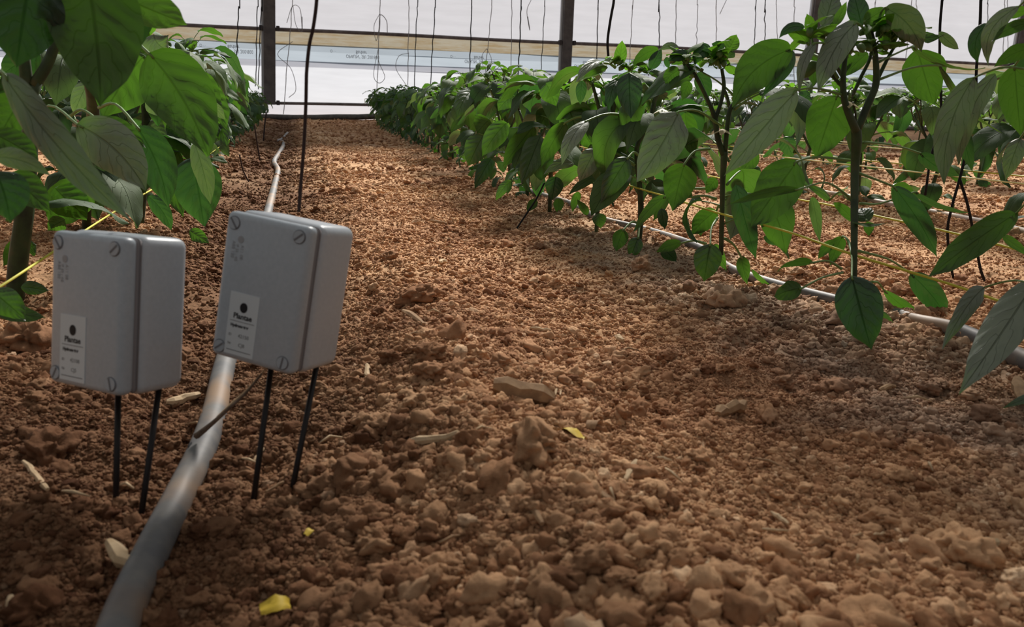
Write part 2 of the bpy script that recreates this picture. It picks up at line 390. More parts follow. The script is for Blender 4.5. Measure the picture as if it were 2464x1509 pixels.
# the clods one can pick out
rc = random.Random(5)
def clod(x, y, r, z=None, sink=.35):
    m = rc.choice(BG[:5] if r > .009 else BG[5:])
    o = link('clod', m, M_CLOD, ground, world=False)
    o.location = (x, y, (hzf(x, y) if z is None else z)+r*(.6-sink)); o.rotation_euler = (rc.uniform(-.4, .4), rc.uniform(-.4, .4), rc.uniform(0, 6.28))
    o.scale = (r*rc.uniform(.9, 1.15), r*rc.uniform(.9, 1.1), r*rc.uniform(.85, 1.1))
for x, y, wpx in [(1285, 1090, 150), (1740, 735, 95), (2310, 1345, 135), (1742, 895, 55), (1000, 725, 80), (985, 985, 60), (905, 1035, 90), (850, 1160, 120), (1540, 650, 62), (1885, 925, 55), (2010, 945, 75), (1690, 1115, 75), (1415, 1365, 110), (1630, 1360, 65), (1500, 1400, 75), (1570, 1440, 80), (2280, 1090, 65), (2200, 1085, 50), (2070, 930, 50), (1990, 890, 50), (2370, 1010, 60), (2390, 1050, 55), (935, 630, 55), (960, 640, 40), (1040, 905, 85), (1030, 860, 80), (940, 870, 60), (1155, 860, 45), (1205, 885, 60), (1115, 905, 40), (1230, 870, 50), (130, 1100, 110), (70, 830, 110), (100, 1480, 100), (770, 1190, 80), (800, 1140, 60), (480, 1290, 55), (540, 1330, 60), (460, 1460, 80), (2440, 1400, 60), (2120, 1260, 80), (2150, 1150, 60), (380, 1050, 55), (700, 1250, 45), (1570, 1185, 80), (1120, 1020, 45), (1210, 1110, 45), (1240, 1040, 55), (1840, 690, 35), (1640, 700, 40), (760, 940, 60), (800, 900, 45), (560, 1100, 40), (330, 1180, 40), (210, 1060, 40), (1020, 1480, 70), (1280, 1390, 60), (1880, 1400, 45), (2150, 1480, 60), (1750, 1290, 50), (940, 410, 22), (1060, 500, 26), (900, 480, 24), (1140, 545, 28), (870, 590, 35), (1180, 590, 30), (1300, 600, 35), (1000, 540, 24), (830, 480, 22), (1330, 690, 45), (1090, 700, 40), (1200, 740, 38), (1400, 820, 40), (1600, 860, 42), (2230, 940, 45), (2330, 960, 50)]:
    p = onsoil(x, y); d = (p-CAM).length; clod(p.x, p.y, wpx/2*d/FPX, p.z)
for k in range(215):
    d = .42*(5.5/.42)**rc.random(); a = R_(16)+R_(rc.uniform(-36, 36)); r = min(.017, .0062*math.exp(rc.gauss(0, .35))*(1+.35*d))
    clod(d*math.sin(a), d*math.cos(a), r)

# ------------------------------------------------------------ back wall of the tunnel
D = 12.5
wall = empty('wall_back', (0, D, 0), label='white plastic film end wall of the greenhouse', kind='structure')
def sheet(name, z0, z1, y, m, seed, amp=.006, x0=-8, x1=19, nx=140, nz=5, label=None):
    xs = np.linspace(x0, x1, nx); zs = np.linspace(z0, z1, nz); X, Zz = np.meshgrid(xs, zs)
    Yw = y+amp*fbm(X, Zz, .9, 3, seed)+amp*.5*np.sin(X*1.7+seed); Zw = Zz+.012*fbm(X*.35, X*0, 1, 2, seed+5)*(np.abs(Zz-zs[0]) < 1e-6)*(z0 > .2)
    v = np.stack([X, Yw, Zw], -1).reshape(-1, 3); i = np.arange(nx*nz).reshape(nz, nx)
    f = np.stack([i[:-1, :-1], i[:-1, 1:], i[1:, 1:], i[1:, :-1]], -1).reshape(-1, 4).tolist()
    o = link(name, mesh(name, v, f), m, wall); 
    if label: o['label'] = label
sheet('film_sheet', -.12, .30, D, M_FILM_S, 1, label='pinkish white skirt film at the soil')
sheet('film_sheet', .29, .83, D+.012, M_FILM_W, 2, label='bright white single film')
sheet('film_sheet', .815, .912, D, M_FILM_L, 3, label='lilac grey overlap of the film')
sheet('film_sheet', .905, 1.055, D+.012, M_FILM_B2, 5, label='pale bluish folded film')
sheet('film_sheet', 1.05, 1.15, D+.002, M_FILM_B, 4, label='bluish grey folded film')
sheet('film_sheet', 1.14, 1.35, D+.006, M_FILM_T, 6, label='tan stained doubled film')
sheet('film_sheet', 1.34, 2.92, D+.01, M_FILM_U, 7, .012, label='large upper film')
roof = empty('shade_ceiling', (0, 5, 2.9), label='unseen film roof added to shade the soil, gap left for sun', kind='structure')  # out of view, added to dim the foreground; its gap lights the path
for y0, y1 in ((-9, 3.6), (8.2, 12.6)):
    xs = np.linspace(-12, 26, 77); ys = np.linspace(y0, y1, 12); X, Yq = np.meshgrid(xs, ys); Zq = 2.9+.03*np.sin(X*1.4)+.01*np.sin(Yq*3)
    v = np.stack([X, Yq, Zq], -1).reshape(-1, 3); i = np.arange(X.size).reshape(X.shape)
    link('film_sheet', mesh('film_sheet', v, np.stack([i[:-1, :-1], i[:-1, 1:], i[1:, 1:], i[1:, :-1]], -1).reshape(-1, 4).tolist()), M_FILM_R, roof)
for nm, x0, y0, x1, y1, lb in (('shade_wall_left', -12, -9, -12, 12.6, 'unseen film wall left of the rows, added to dim side light'), ('shade_wall_right', 26, -9, 26, 12.6, 'unseen film wall far right of the rows, added to dim side light'), ('shade_wall_front', -12, -9, 26, -9, 'unseen film wall behind the viewer, added to dim light from the rear')):  # walls out of view, added to cut fill light from sides and rear
    n = 40; v = [(x0+(x1-x0)*k/n, y0+(y1-y0)*k/n+.02*math.sin(k*1.7), z) for z in (-.1, 2.9) for k in range(n+1)]
    f = [(k, k+1, n+2+k, n+1+k) for k in range(n)]
    tag(link(nm, mesh(nm, v, f), M_FILM_E), lb, kind='structure')
def printed(x, z, s, txt):
    cu = bpy.data.curves.new('film_lettering', 'FONT'); cu.body = txt; cu.size = s; cu.extrude = .0008; cu.resolution_u = 2
    o = bpy.data.objects.new('film_lettering', cu); COL.objects.link(o); cu.materials.append(M_PRINT)
    o.parent = wall; o.location = (x, -.02, z); o.rotation_euler = (PI/2, 0, 0); o.scale = (.74, -1, 1); o['label'] = 'upside-down grey printing on the film'
for k in range(-3, 7):
    x0 = -.97+1.835*k
    printed(x0, 1.035-.004*k, .075, 'OPALIN\u00b0 SRI 200/800'); printed(x0+.15, 1.095-.004*k, .075, 'Barbier')
    printed(x0-.23, 1.095-.004*k, .06, 'O \u00b7 \u00b7')
def box_data(c, s, bev=0):
    bm = bmesh.new(); bmesh.ops.create_cube(bm, size=1)
    for v in bm.verts: v.co = Vector((v.co.x*s[0]+c[0], v.co.y*s[1]+c[1], v.co.z*s[2]+c[2]))
    if bev: bmesh.ops.bevel(bm, geom=list(bm.edges), offset=bev, segments=2, affect='EDGES', profile=.6)
    return bm
def pos_x(px, py): return P(px, py, D-.1).x
PX = [P(x, 60, D-.1).x for x in (645, 1365)]; step = PX[1]-PX[0]
for n, k in enumerate(range(-2, 5)):
    x = PX[0]+step*k; lean = .05 if k == 0 else .006
    pm = empty('trim_%d' % (n+1), (x, D-.1, 0), kind='structure', label='dark weathered upright post, %s from the left along the film wall' % ('first', 'second', 'third', 'fourth', 'fifth', 'sixth', 'seventh')[n])
    bm = box_data((0, 0, 1.57), (.165, .11, 2.6), .008)
    for v in bm.verts: v.co.x += lean*(v.co.z-1)
    link('post', from_bm('post', bm, False), M_POST, pm, world=False)
    for q in (1,):
        bm = box_data((-.100, .02, 1.57), (.034, .05, 2.6), .004)
        for v in bm.verts: v.co.x += lean*(v.co.z-1)
        o = link('edge_strip', from_bm('edge_strip', bm, False), M_STRIP, pm, world=False); o['label'] = 'pale strip along the post'
    for zz in (1.345, .30):
        for sx in (-1, 1):
            bm = box_data((sx*.118, -.02, zz), (.05, .07, .07), .008)
            o = link('clamp', from_bm('clamp', bm, False), M_CLAMP, pm, world=False); o['label'] = 'dark rail clamp'
            o.location.x = lean*(zz-1)
for zz, nm, r in ((1.345, 'top', .026), (.30, 'low', .022)):
    pts = [(x, D-.045, zz+.006*math.sin(x*1.3)-.004*math.cos(x*.6)) for x in np.linspace(-8, 19, 60)]
    o = tube('horizontal_rail', pts, r, M_RAIL, ns=8, kind='structure', label='rusty horizontal rail across the film wall, '+('upper one above the tan band' if nm == 'top' else 'lower one just above the soil'))
pts = [(x, 12.30, .045+.012*math.sin(x*.9)+.03*max(0, min(1, (x-.3)/1.2))) for x in np.linspace(-6, 16, 70)]
pts = [(x, y, z+hzf(x, y)-.02) for x, y, z in pts]
tube('black_hose', pts, .042, M_HOSE, ns=10, label='thick dark hose lying along the foot of the white film wall', cat='hose')

# ------------------------------------------------------------ leaves
def prof(u):
    if not 0 < u < 1: return 0
    return (math.sin(PI*u**.76)**.72)*(1-.10*u)*(1-.55*max(0, (u-.80)/.2)**1.3)*1.03
def blade(c, dr, W, fold=.18, curl=.1, ruf=.05, seed=0, nu=12, nv=6, quilt=.03):
    """c(u) centre, dr(u) -> (side, normal). returns verts, faces, uvs"""
    v = []; uv = []; r = random.Random(seed); p1 = r.uniform(0, 6); p2 = r.uniform(0, 6)
    for i in range(nu+1):
        u = i/nu; w = max(prof(u), .012)*W/2; C = c(u); s, n = dr(u)
        for j in range(-nv, nv+1):
            t = j/nv; a = abs(t)
            q = quilt*W*(math.sin(2*PI*(6*u-1.9*a)+.6*math.sin(5*u+p1))+.35*math.sin(2*PI*(11*u+2*t)+p2))*a*(1.15-a)*2*min(1, 6*u, 5*(1-u))
            h = fold*w*a - curl*w*a*a*2 + ruf*W*a**2*(math.sin(7*u+(p1 if t > 0 else p2))+.5*math.sin(15*u+p2)) + q
            v.append(C+s*(w*t*(1-.15*fold*a))+n*h); uv.append((u, .5+t*.5))
    m = 2*nv+1; f = [(i*m+j, i*m+j+1, (i+1)*m+j+1, (i+1)*m+j) for i in range(nu) for j in range(m-1)]
    return v, f, uv
def leaf_mesh_local(seed, droop, pet=.05, L=.115, Wd=.066, nu=12, nv=4, rise=35):
    """leaf with petiole, petiole foot at the origin, growing along +X"""
    r = random.Random(seed); n = 5; pts = [Vector((0, 0, 0))]; a = R_(rise)
    for i in range(1, n+1):
        pts.append(pts[-1]+Vector((math.cos(a), 0, math.sin(a)))*pet/n); a -= R_(rise*.6)/n
    a0 = a; cs = [pts[-1].copy()]; an = []; K = 24; bend = r.uniform(-.25, .25)
    for i in range(K):
        u = i/K; ang = a0-R_(droop)*(1-(1-u)**2.2); an.append(ang); cs.append(cs[-1]+Vector((math.cos(ang)*math.cos(bend*u), math.cos(ang)*math.sin(bend*u), math.sin(ang)))*L/K)
    an.append(an[-1]); tw = r.uniform(-.5, .5)
    def c(u): return cs[min(K, int(round(u*K)))]
    def dr(u):
        g = an[min(K, int(round(u*K)))]; n_ = Vector((-math.sin(g), 0, math.cos(g))); s = Vector((0, 1, 0)); k = tw*u
        return (s*math.cos(k)+n_*math.sin(k)), (n_*math.cos(k)-s*math.sin(k))
    v, f, uv = blade(c, dr, Wd, r.uniform(.1, .5), r.uniform(.05, .25), .055, seed, nu, nv, .035)
    tv, tf = tube_data(pts, [.0022, .0014, .0013], 5)
    b = len(v); V = v+tv; F = f+[tuple(q+b for q in g) for g in tf]; U = uv+[(0, .5)]*len(tv)
    return mesh('leaf', V, F, U, True, [0]*len(f)+[1]*len(tf))
LV = [leaf_mesh_local(s, d, p) for s, d, p in ((1, 60, .05), (2, 85, .055), (3, 110, .045), (4, 75, .07), (5, 40, .05), (6, 95, .06), (7, 125, .05), (8, 70, .04))]
YL = [leaf_mesh_local(20+s, 55, .018, .11, .055, 7, 2, 60) for s in range(4)]
for m in LV: m.materials.append(M_LEAF); m.materials.append(M_PET)
LD = [m.copy() for m in LV]
for m in LD: m.materials[0] = M_DARK
LP = [m.copy() for m in LV[:4]]
for m in LP: m.materials[0] = M_PALE
for m in YL: m.materials.append(M_YOUNG); m.materials.append(M_PET)
def bud_mesh():
    v1, f1 = tube_data([(0, 0, 0), (.006, 0, .008), (.013, 0, .007)], [.0009, .0010, .0014], 5)
    v2, f2 = tube_data([(.012, 0, .0075), (.014, 0, .0065), (.018, 0, .003), (.020, 0, .0)], [.0015, .0036, .0038, .001], 7)
    V_, F_, M_ = merge([(v1, f1, 0), (v2, f2, 0)]); return mesh('flower_bud', V_, F_, mi=M_)
BUD = bud_mesh()
def flower_mesh(m2):
    parts = [tube_data([(0, 0, 0), (.008, 0, .006), (.014, 0, -.002)], [.001, .001, .0013], 5)+(0,)]
    for k in range(6):
        a = k*PI/3; c = Vector((.014, 0, -.004)); dd = Vector((math.cos(a), math.sin(a), -.55)); s = Vector((-math.sin(a), math.cos(a), 0))
        v = [c, c+dd*.006+s*.004, c+dd*.013, c+dd*.006-s*.004, c+dd*.006+Vector((0, 0, .0012))]
        parts.append((v, [(0, 1, 4), (1, 2, 4), (2, 3, 4), (3, 0, 4)], 1))
    V_, F_, M_ = merge(parts); me = mesh('flower', V_, F_, mi=M_); me.materials.append(M_PET); me.materials.append(m2); return me
FLW = flower_mesh(M_PETALW); FLD = flower_mesh(M_PETAL)

def put(parent, name, me, loc, yaw, pit=0, rl=0, s=1):
    o = bpy.data.objects.new(name, me); COL.objects.link(o); o.parent = parent
    o.location = loc; o.rotation_euler = Euler((rl, -pit, yaw), 'XYZ'); o.scale = (s, s, s); return o
def gen_plant(seed, lush=1.0, hgt=1.02, skip_low=False, base=None, dark=.45, noleaf=None):
    r = random.Random(seed); root = bpy.data.objects.new('pepper_plant', None); COL.objects.link(root); root.empty_display_size = .02
    parts = []; nodes = []
    h = r.uniform(.17, .22)*hgt; lean = Vector((r.uniform(-.03, .03), r.uniform(-.03, .03), 0))
    st = [Vector((0, 0, -.03)), Vector((0, 0, .03)), lean*.4+Vector((0, 0, h*.55)), lean+Vector((0, 0, h))]
    sp = smooth_path(st, 3); parts.append(tube_data(sp, [.0075, .0065, .006], 7)+(0,))
    az = r.uniform(0, 6.28)
    for k in range(int(10*lush)):
        t = .12+.86*k/10; p = sp[min(len(sp)-1, int(t*len(sp)))]; az += 2.4+r.uniform(-.3, .3)
        nodes.append((p, az, (.42+.62*t)*r.uniform(.85, 1.15), r.uniform(-.35, .15), 0))
    tips = []; nb = r.choice((2, 3, 3)); a0 = r.uniform(0, 6.28)
    for b in range(nb):
        a = a0+b*2*PI/nb+r.uniform(-.3, .3); out = r.uniform(.05, .085); up = r.uniform(.10, .14)*hgt
        p1 = st[-1]+Vector((math.cos(a)*out, math.sin(a)*out, up))
        sp1 = smooth_path([st[-1]-Vector((0, 0, .01)), st[-1]+Vector((math.cos(a)*out*.55, math.sin(a)*out*.55, up*.45)), p1], 3)
        parts.append(tube_data(sp1, [.0052, .004], 6)+(0,))
        for k in range(int(2*lush+.5)):
            nodes.append((sp1[r.randrange(2, len(sp1))], a+r.uniform(-1.7, 1.7), r.uniform(.95, 1.35), r.uniform(-.25, .25), 0))
        for c in range(2):
            a2 = a+(c-.5)*r.uniform(1.4, 2.2); o2 = r.uniform(.025, .05); u2 = r.uniform(.055, .09)*hgt
            p2 = p1+Vector((math.cos(a2)*o2, math.sin(a2)*o2, u2)); parts.append(tube_data([p1, (p1+p2)/2+Vector((0, 0, .004)), p2], [.0038, .003, .0022], 5)+(0,))
            tips.append(p2)
            for k in range(int(2*lush+.3)): nodes.append((p1.lerp(p2, r.random()), a2+r.uniform(-1.5, 1.5), r.uniform(.75, 1.2), r.uniform(-.3, .3), 0))
    V_, F_, M_ = merge(parts); m = mesh('stem', V_, F_, mi=M_); m.materials.append(M_STEM)
    stm = bpy.data.objects.new('stem', m); COL.objects.link(stm); stm.parent = root
    for p, a, s, pt, ty in nodes:
        if skip_low and p.z < .12: continue
        if noleaf and noleaf(p, a): continue
        x = r.random(); me_ = r.choice(LD) if x < dark else (r.choice(LP) if x > .84 else r.choice(LV))
        put(root, 'leaf', me_, p, a, pt, r.uniform(-.35, .35), s*r.uniform(1.0, 1.25))
    for p in tips:
        b = r.uniform(0, 6.28)
        for k in range(3): put(root, 'leaf', r.choice(LV), p, b+k*2.1+r.uniform(-.4, .4), r.uniform(.1, .6), r.uniform(-.3, .3), r.uniform(.5, .75))
        for k in range(3): put(root, 'leaf', r.choice(YL), p+Vector((0, 0, .003)), b+1+k*2.1, r.uniform(.2, .9), 0, r.uniform(.24, .42))
        for k in range(2): put(root, 'flower_bud', BUD, p, b+k*2.5, 0, 0, r.uniform(.8, 1.2))
    if not BUD.materials: BUD.materials.append(M_BUD)
    if r.random() < .7: put(root, 'flower', r.choice((FLW, FLD)), st[-1]+Vector((.005, 0, .01)), r.uniform(0, 6.28), 0, 0, 1.0)
    return root
def kids(o): return [c for c in bpy.data.objects if c.parent is o]
PROTO = []
def proto_children():
    d = {}
    for o in bpy.data.objects:
        if o.parent is not None: d.setdefault(o.parent.name, []).append(o)
    return d

# ------------------------------------------------------------ hero plants traced leaf by leaf
CR = {'A': (1600, 0, 2.852), 'B': (1850, 0, 4.013), 'C': (1650, 150, 3.773), 'D': (1600, 400, 2.012), 'E': (900, 80, 2.515),
      'L': (0, 0, 2.434), 'K': (1380, 80, 6.2875), 'I': (1800, 250, 3.711), 'F': (0, 0, 1.0), 'M': (550, 200, 3.52)}
def cpt(c, p):
    ox, oy, s = CR[c]; return ox+p[0]/s, oy+p[1]/s
hs = [100]
def hero(plant, c, b, t, wd, roll=0, off=0, d=.9, dt=None, att=None, da=None, via=None, m=None, arch=.10, fold=.25, nu=16):
    """one leaf: blade base b and tip t as seen in a crop, width wd (crop pixels), roll 0 = upper face towards the viewer, 180 = underside"""
    hs[0] += 1; s = CR[c][2]; dt = d if dt is None else dt
    B = P(*cpt(c, b), d); T = P(*cpt(c, t), dt); ax_ = T-B; L = ax_.length; a = ax_.normalized()
    W = pxm(wd/s, (d+dt)/2)
    view = (CAM-(B+T)/2).normalized(); n0 = (view-a*view.dot(a)).normalized(); s0 = a.cross(n0)
    side_img = a.cross(n0)
    q = R_(roll); n = n0*math.cos(q)+s0*math.sin(q); sd_ = a.cross(n)*-1
    ctrl = (B+T)/2+side_img*pxm(off/s, (d+dt)/2)+(n+Vector((0, 0, .35))).normalized()*L*arch*2
    def cc(u): return B*(1-u)**2+ctrl*2*u*(1-u)+T*u*u
    tw = random.Random(hs[0]).uniform(-.25, .25)
    def dr(u):
        tt = ((ctrl-B)*(1-u)+(T-ctrl)*u).normalized(); nn = (n-tt*n.dot(tt)).normalized(); ss = tt.cross(nn)*-1
        k = tw*(u-.4); return ss*math.cos(k)+nn*math.sin(k), nn*math.cos(k)-ss*math.sin(k)
    v, f, uv = blade(cc, dr, W, fold, .16, .06, hs[0], 30, 7, .040)
    # keep upper face = front face
    fn = (v[f[len(f)//2][1]]-v[f[len(f)//2][0]]).cross(v[f[len(f)//2][3]]-v[f[len(f)//2][0]])
    if fn.dot(n) < 0: f = [g[::-1] for g in f]
    pr = pxm(5.5, d)/2; mats = [m or M_LEAF, M_PET]; mi = [0]*len(f)
    if att:
        A = P(*cpt(c, att), da or d); pts = [A]
        if via: pts += [P(*cpt(c, x), ((da or d)+d)/2) for x in (via if isinstance(via, list) else [via])]
        else: pts.append((A+B)/2+Vector((0, 0, (A-B).length*.10)))
        pts += [B, cc(.06)]
        tv, tf = tube_data(smooth_path(pts, 4), [pr*1.5, pr, pr, pr*.9], 6)
        bi = len(v); v = v+tv; f = f+[tuple(k+bi for k in g) for g in tf]; uv = uv+[(0, .5)]*len(tv); mi += [1]*len(tf)
    me = mesh('leaf', v, f, uv, True, mi)
    o = link('leaf', me, [], plant)
    for x in mats: me.materials.append(x)
    return o
def stem(plant, specs):
    """specs: list of (crop, [(x, y, width px)], depth)"""
    parts = []
    for c, pts, d in specs:
        s = CR[c][2]; n = len(pts); dd = d if hasattr(d, '__len__') else [d]*n
        pp = [P(*cpt(c, p[:2]), dd[i]) for i, p in enumerate(pts)]; rr = [pxm(p[2]/s, dd[i])/2*1.22 for i, p in enumerate(pts)]
        sp = smooth_path(pp, 4); parts.append(tube_data(sp, rr, 10)+(0,))
    V_, F_, M_ = merge(parts); o = link('stem', mesh('stem', V_, F_, mi=M_), M_STEM, plant); return o
def extra(plant, me, name, c, p, d, yaw, s):
    o = bpy.data.objects.new(name, me); COL.objects.link(o); o.parent = plant; o.matrix_parent_inverse = parent_world(plant).inverted()
    o.location = P(*cpt(c, p), d); o.rotation_euler = (0, 0, yaw); o.scale = (s, s, s)
def crown(plant, c, p, d, n=6, s=.45, seed=0):
    r = random.Random(seed+17); q = P(*cpt(c, p), d); iv = parent_world(plant).inverted(); b = r.uniform(0, 6)
    for k in range(n):
        o = bpy.data.objects.new('leaf', r.choice(YL)); COL.objects.link(o); o.parent = plant; o.matrix_parent_inverse = iv
        o.location = q+Vector((r.uniform(-.006, .006), r.uniform(-.006, .006), r.uniform(-.008, .004))); o.rotation_euler = Euler((0, -r.uniform(-.2, .9), b+k*2.4), 'XYZ')
        ss = s*.85*r.uniform(.7, 1.2); o.scale = (ss, ss, ss)
    for k in range(4): extra(plant, BUD, 'flower_bud', c, (p[0]+r.uniform(-20, 20), p[1]+r.uniform(-10, 20)), d, r.uniform(0, 6.28), r.uniform(.9, 1.4))

def hplant(px, py, label, group='pepper plants of the row right of the path'):
    p = onsoil(px, py); return empty('pepper_plant', p, label=label, cat='plant', group=group), p.y

# ---- plant A1: large plant on the right
A1, dA = hplant(2050, 800, 'tallest pepper plant, thick forked stem and a large dark leaf hanging to the soil')
d = .90
stem(A1, [('A', [(1292, 2400, 40), (1298, 1800, 40), (1303, 1200, 50), (1315, 980, 62), (1312, 890, 60)], [dA, dA, .9, .9, .9]),
          ('A', [(1312, 900, 50), (1240, 720, 40), (1222, 560, 34), (1240, 370, 26)], .89),
          ('A', [(1318, 900, 46), (1400, 700, 46), (1450, 560, 42), (1438, 330, 30), (1410, 180, 16)], .9),
          ('A', [(1460, 540, 26), (1540, 380, 20), (1590, 310, 14), (1660, 280, 8)], .92),
          ('A', [(1225, 600, 26), (1150, 520, 20), (1090, 430, 16)], .9), ('A', [(1228, 540, 24), (1160, 430, 20), (1120, 380, 14)], .93),
          ('A', [(1290, 650, 20), (1350, 520, 22), (1400, 420, 20), (1420, 340, 16)], .94), ('A', [(1314, 880, 10), (1308, 780, 14), (1290, 700, 12)], .89),
          ('A', [(1215, 640, 24), (1290, 650, 22)], .92)])
H = lambda *a, **k: hero(A1, *a, **k)
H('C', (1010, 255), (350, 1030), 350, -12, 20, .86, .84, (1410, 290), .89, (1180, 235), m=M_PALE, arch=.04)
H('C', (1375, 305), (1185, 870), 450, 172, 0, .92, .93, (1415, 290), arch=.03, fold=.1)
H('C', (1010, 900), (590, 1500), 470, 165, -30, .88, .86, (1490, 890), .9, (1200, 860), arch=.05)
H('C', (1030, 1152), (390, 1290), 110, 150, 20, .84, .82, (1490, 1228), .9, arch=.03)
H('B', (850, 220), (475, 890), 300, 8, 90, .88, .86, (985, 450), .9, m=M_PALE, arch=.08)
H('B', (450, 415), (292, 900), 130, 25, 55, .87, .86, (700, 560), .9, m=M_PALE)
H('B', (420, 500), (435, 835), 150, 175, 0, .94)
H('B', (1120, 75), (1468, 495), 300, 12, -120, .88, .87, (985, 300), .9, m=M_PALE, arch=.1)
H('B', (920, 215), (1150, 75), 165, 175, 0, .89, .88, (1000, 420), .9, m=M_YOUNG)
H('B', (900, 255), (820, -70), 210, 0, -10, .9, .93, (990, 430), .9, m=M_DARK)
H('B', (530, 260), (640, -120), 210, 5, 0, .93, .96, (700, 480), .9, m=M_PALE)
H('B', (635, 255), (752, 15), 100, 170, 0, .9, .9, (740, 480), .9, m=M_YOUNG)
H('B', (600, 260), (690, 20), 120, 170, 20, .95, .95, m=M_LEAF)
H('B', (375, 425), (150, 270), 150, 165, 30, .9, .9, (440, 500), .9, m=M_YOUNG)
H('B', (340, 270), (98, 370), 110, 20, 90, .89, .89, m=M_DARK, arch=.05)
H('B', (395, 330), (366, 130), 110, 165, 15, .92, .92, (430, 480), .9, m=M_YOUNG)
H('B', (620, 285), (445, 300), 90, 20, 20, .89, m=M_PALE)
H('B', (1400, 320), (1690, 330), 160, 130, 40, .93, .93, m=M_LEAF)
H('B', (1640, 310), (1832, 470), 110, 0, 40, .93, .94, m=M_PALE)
H('B', (1380, 455), (2090, 655), 100, 62, 90, .93, .95, (1060, 600), .9, (1200, 530), arch=.04)
H('B', (1430, 475), (1590, 1010), 430, 172, 0, .97, .99, (1380, 455), .95, arch=.03, fold=.1)
H('B', (1640, 632), (2250, 1290), 130, 60, 60, .93, .97, (1055, 772), .9, (1380, 655), arch=.03)
H('B', (960, 510), (720, 740), 160, 175, 0, .97, m=M_LEAF)
H('B', (780, 520), (700, 740), 130, 165, 0, .97)
H('I', (1535, 440), (1885, 640), 200, 40, 20, .95, .93, (1030, 345), .9, (1280, 365), m=M_DARK)
H('I', (1300, 740), (1690, 1370), 250, -10, -30, .9, .88, (965, 610), .9, (1180, 690), m=M_DARK, arch=.04)
H('I', (1290, 720), (1590, 1010), 200, 165, -20, .95, .96, m=M_LEAF)
H('I', (1480, 790), (1970, 970), 90, 45, 60, .92, .93, (1000, 890), .9, (1180, 890), m=M_DARK, arch=.03)
H('I', (1060, 1045), (1000, 930), 190, 10, 0, .87, .9, (950, 1060), .9, m=M_LEAF)
H('I', (920, 1050), (1240, 1060), 70, 120, 0, .86, m=M_LEAF)
H('I', (1080, 1050), (1080, 1180), 110, 170, 0, .93)
H('I', (730, 860), (500, 720), 90, 20, -20, 1.0, .98, (900, 850), .9)
H('I', (570, 830), (640, 1240), 120, 170, -20, 1.05, 1.05, m=M_PALE)
H('I', (960, 1060), (760, 880), 110, 165, 0, .94)
H('D', (905, 530), (1000, 890), 260, 0, 10, .80, .76, (890, 365), .9, (905, 440), m=M_DARK, arch=.05)
H('D', (1040, 700), (1110, 878), 85, 5, 0, .88, .88, (930, 640), .9, m=M_LEAF)
H('D', (665, 590), (530, 635), 112, 168, 0, .85, .84, (860, 515), .9, (760, 540))
H('D', (715, 467), (545, 510), 62, 130, 10, .88, .87, (855, 497), .9)
H('D', (860, 340), (800, 480), 85, 165, 0, .93, .93, (895, 380), .9)
H('D', (820, 360), (740, 450), 60, 160, 0, .93)
H('D', (1060, 600), (1300, 752), 75, 30, 20, .92, .93, (1000, 560), .9, m=M_LEAF)
H('D', (1190, 520), (1360, 735), 140, 0, -10, .93, .93, (935, 410), .9, (1080, 450), m=M_DARK)
for q, sd2, ss in (((1070, 330), 1, .55), ((1190, 370), 2, .5), ((1280, 400), 5, .4), ((400, 370), 3, .4), ((760, 500), 4, .35), ((990, 480), 6, .4)): crown(A1, 'B', q, .9, 6, ss, sd2)
extra(A1, FLD, 'flower', 'A', (1275, 665), .88, 1.0, 1.3); extra(A1, BUD, 'flower_bud', 'A', (1190, 540), .89, 2.8, 2.4)

# ---- plant A2
A2, dB = hplant(1725, 700, 'pepper plant with twin forks, next behind the tallest one, right of the path')
d2 = dB
stem(A2, [('A', [(385, 1750, 28), (395, 1300, 30), (402, 1150, 36), (408, 1040, 42)], dB),
          ('A', [(400, 1060, 34), (360, 940, 30), (345, 820, 30), (300, 700, 22), (215, 530, 22), (150, 440, 16)], dB),
          ('A', [(345, 820, 24), (385, 700, 22), (405, 590, 22), (390, 470, 18)], dB), ('A', [(412, 1040, 30), (430, 850, 26), (448, 750, 26), (500, 680, 20), (580, 590, 12)], dB),
          ('A', [(448, 760, 22), (425, 660, 18), (400, 600, 14)], dB+.03)])
H = lambda *a, **k: hero(A2, *a, **k)
H('A', (870, 335), (465, 735), 300, 168, 120, 1.0, .98, (1080, 400), .92, (960, 350), arch=.06, fold=.1)
H('A', (868, 345), (662, 665), 130, 10, -60, 1.02, 1.0, m=M_DARK)
H('E', (1845, 475), (1590, 900), 270, -8, -30, 1.1, 1.05, (2100, 560), dB, (1960, 470), m=M_PALE, arch=.05)
H('E', (1880, 790), (1810, 1075), 220, 172, 0, 1.1, 1.1, (2030, 700), dB, (1940, 715))
H('E', (1880, 480), (1940, 760), 130, 165, 0, 1.25)
H('D', (220, 375), (188, 560), 150, 0, 0, 1.05, 1.05, (255, 250), dB, (225, 300), m=M_LEAF)
H('D', (370, 440), (400, 572), 75, 165, 0, 1.15, 1.15, (290, 350), dB)
H('D', (420, 500), (545, 598), 40, 50, 0, 1.15)
H('D', (250, 215), (125, 335), 115, 168, 0, 1.2, 1.2, (270, 200), dB)
H('D', (345, 90), (440, 450), 120, 10, 0, 1.05, 1.03, m=M_DARK)
H('D', (250, 60), (200, 130), 70, 165, 0, 1.2)
H('D', (130, 150), (20, 110), 60, 140, 0, 1.15, 1.15, (250, 160), dB)
H('D', (570, 210), (520, 270), 60, 5, 0, 1.1, m=M_DARK)
H('D', (480, 340), (540, 385), 40, 5, 0, 1.1, m=M_DARK)
H('D', (240, 380), (300, 510), 60, 165, 0, 1.2)
H('A', (320, 340), (205, 450), 110, 10, 60, dB, dB, (380, 470), dB, m=M_DARK)
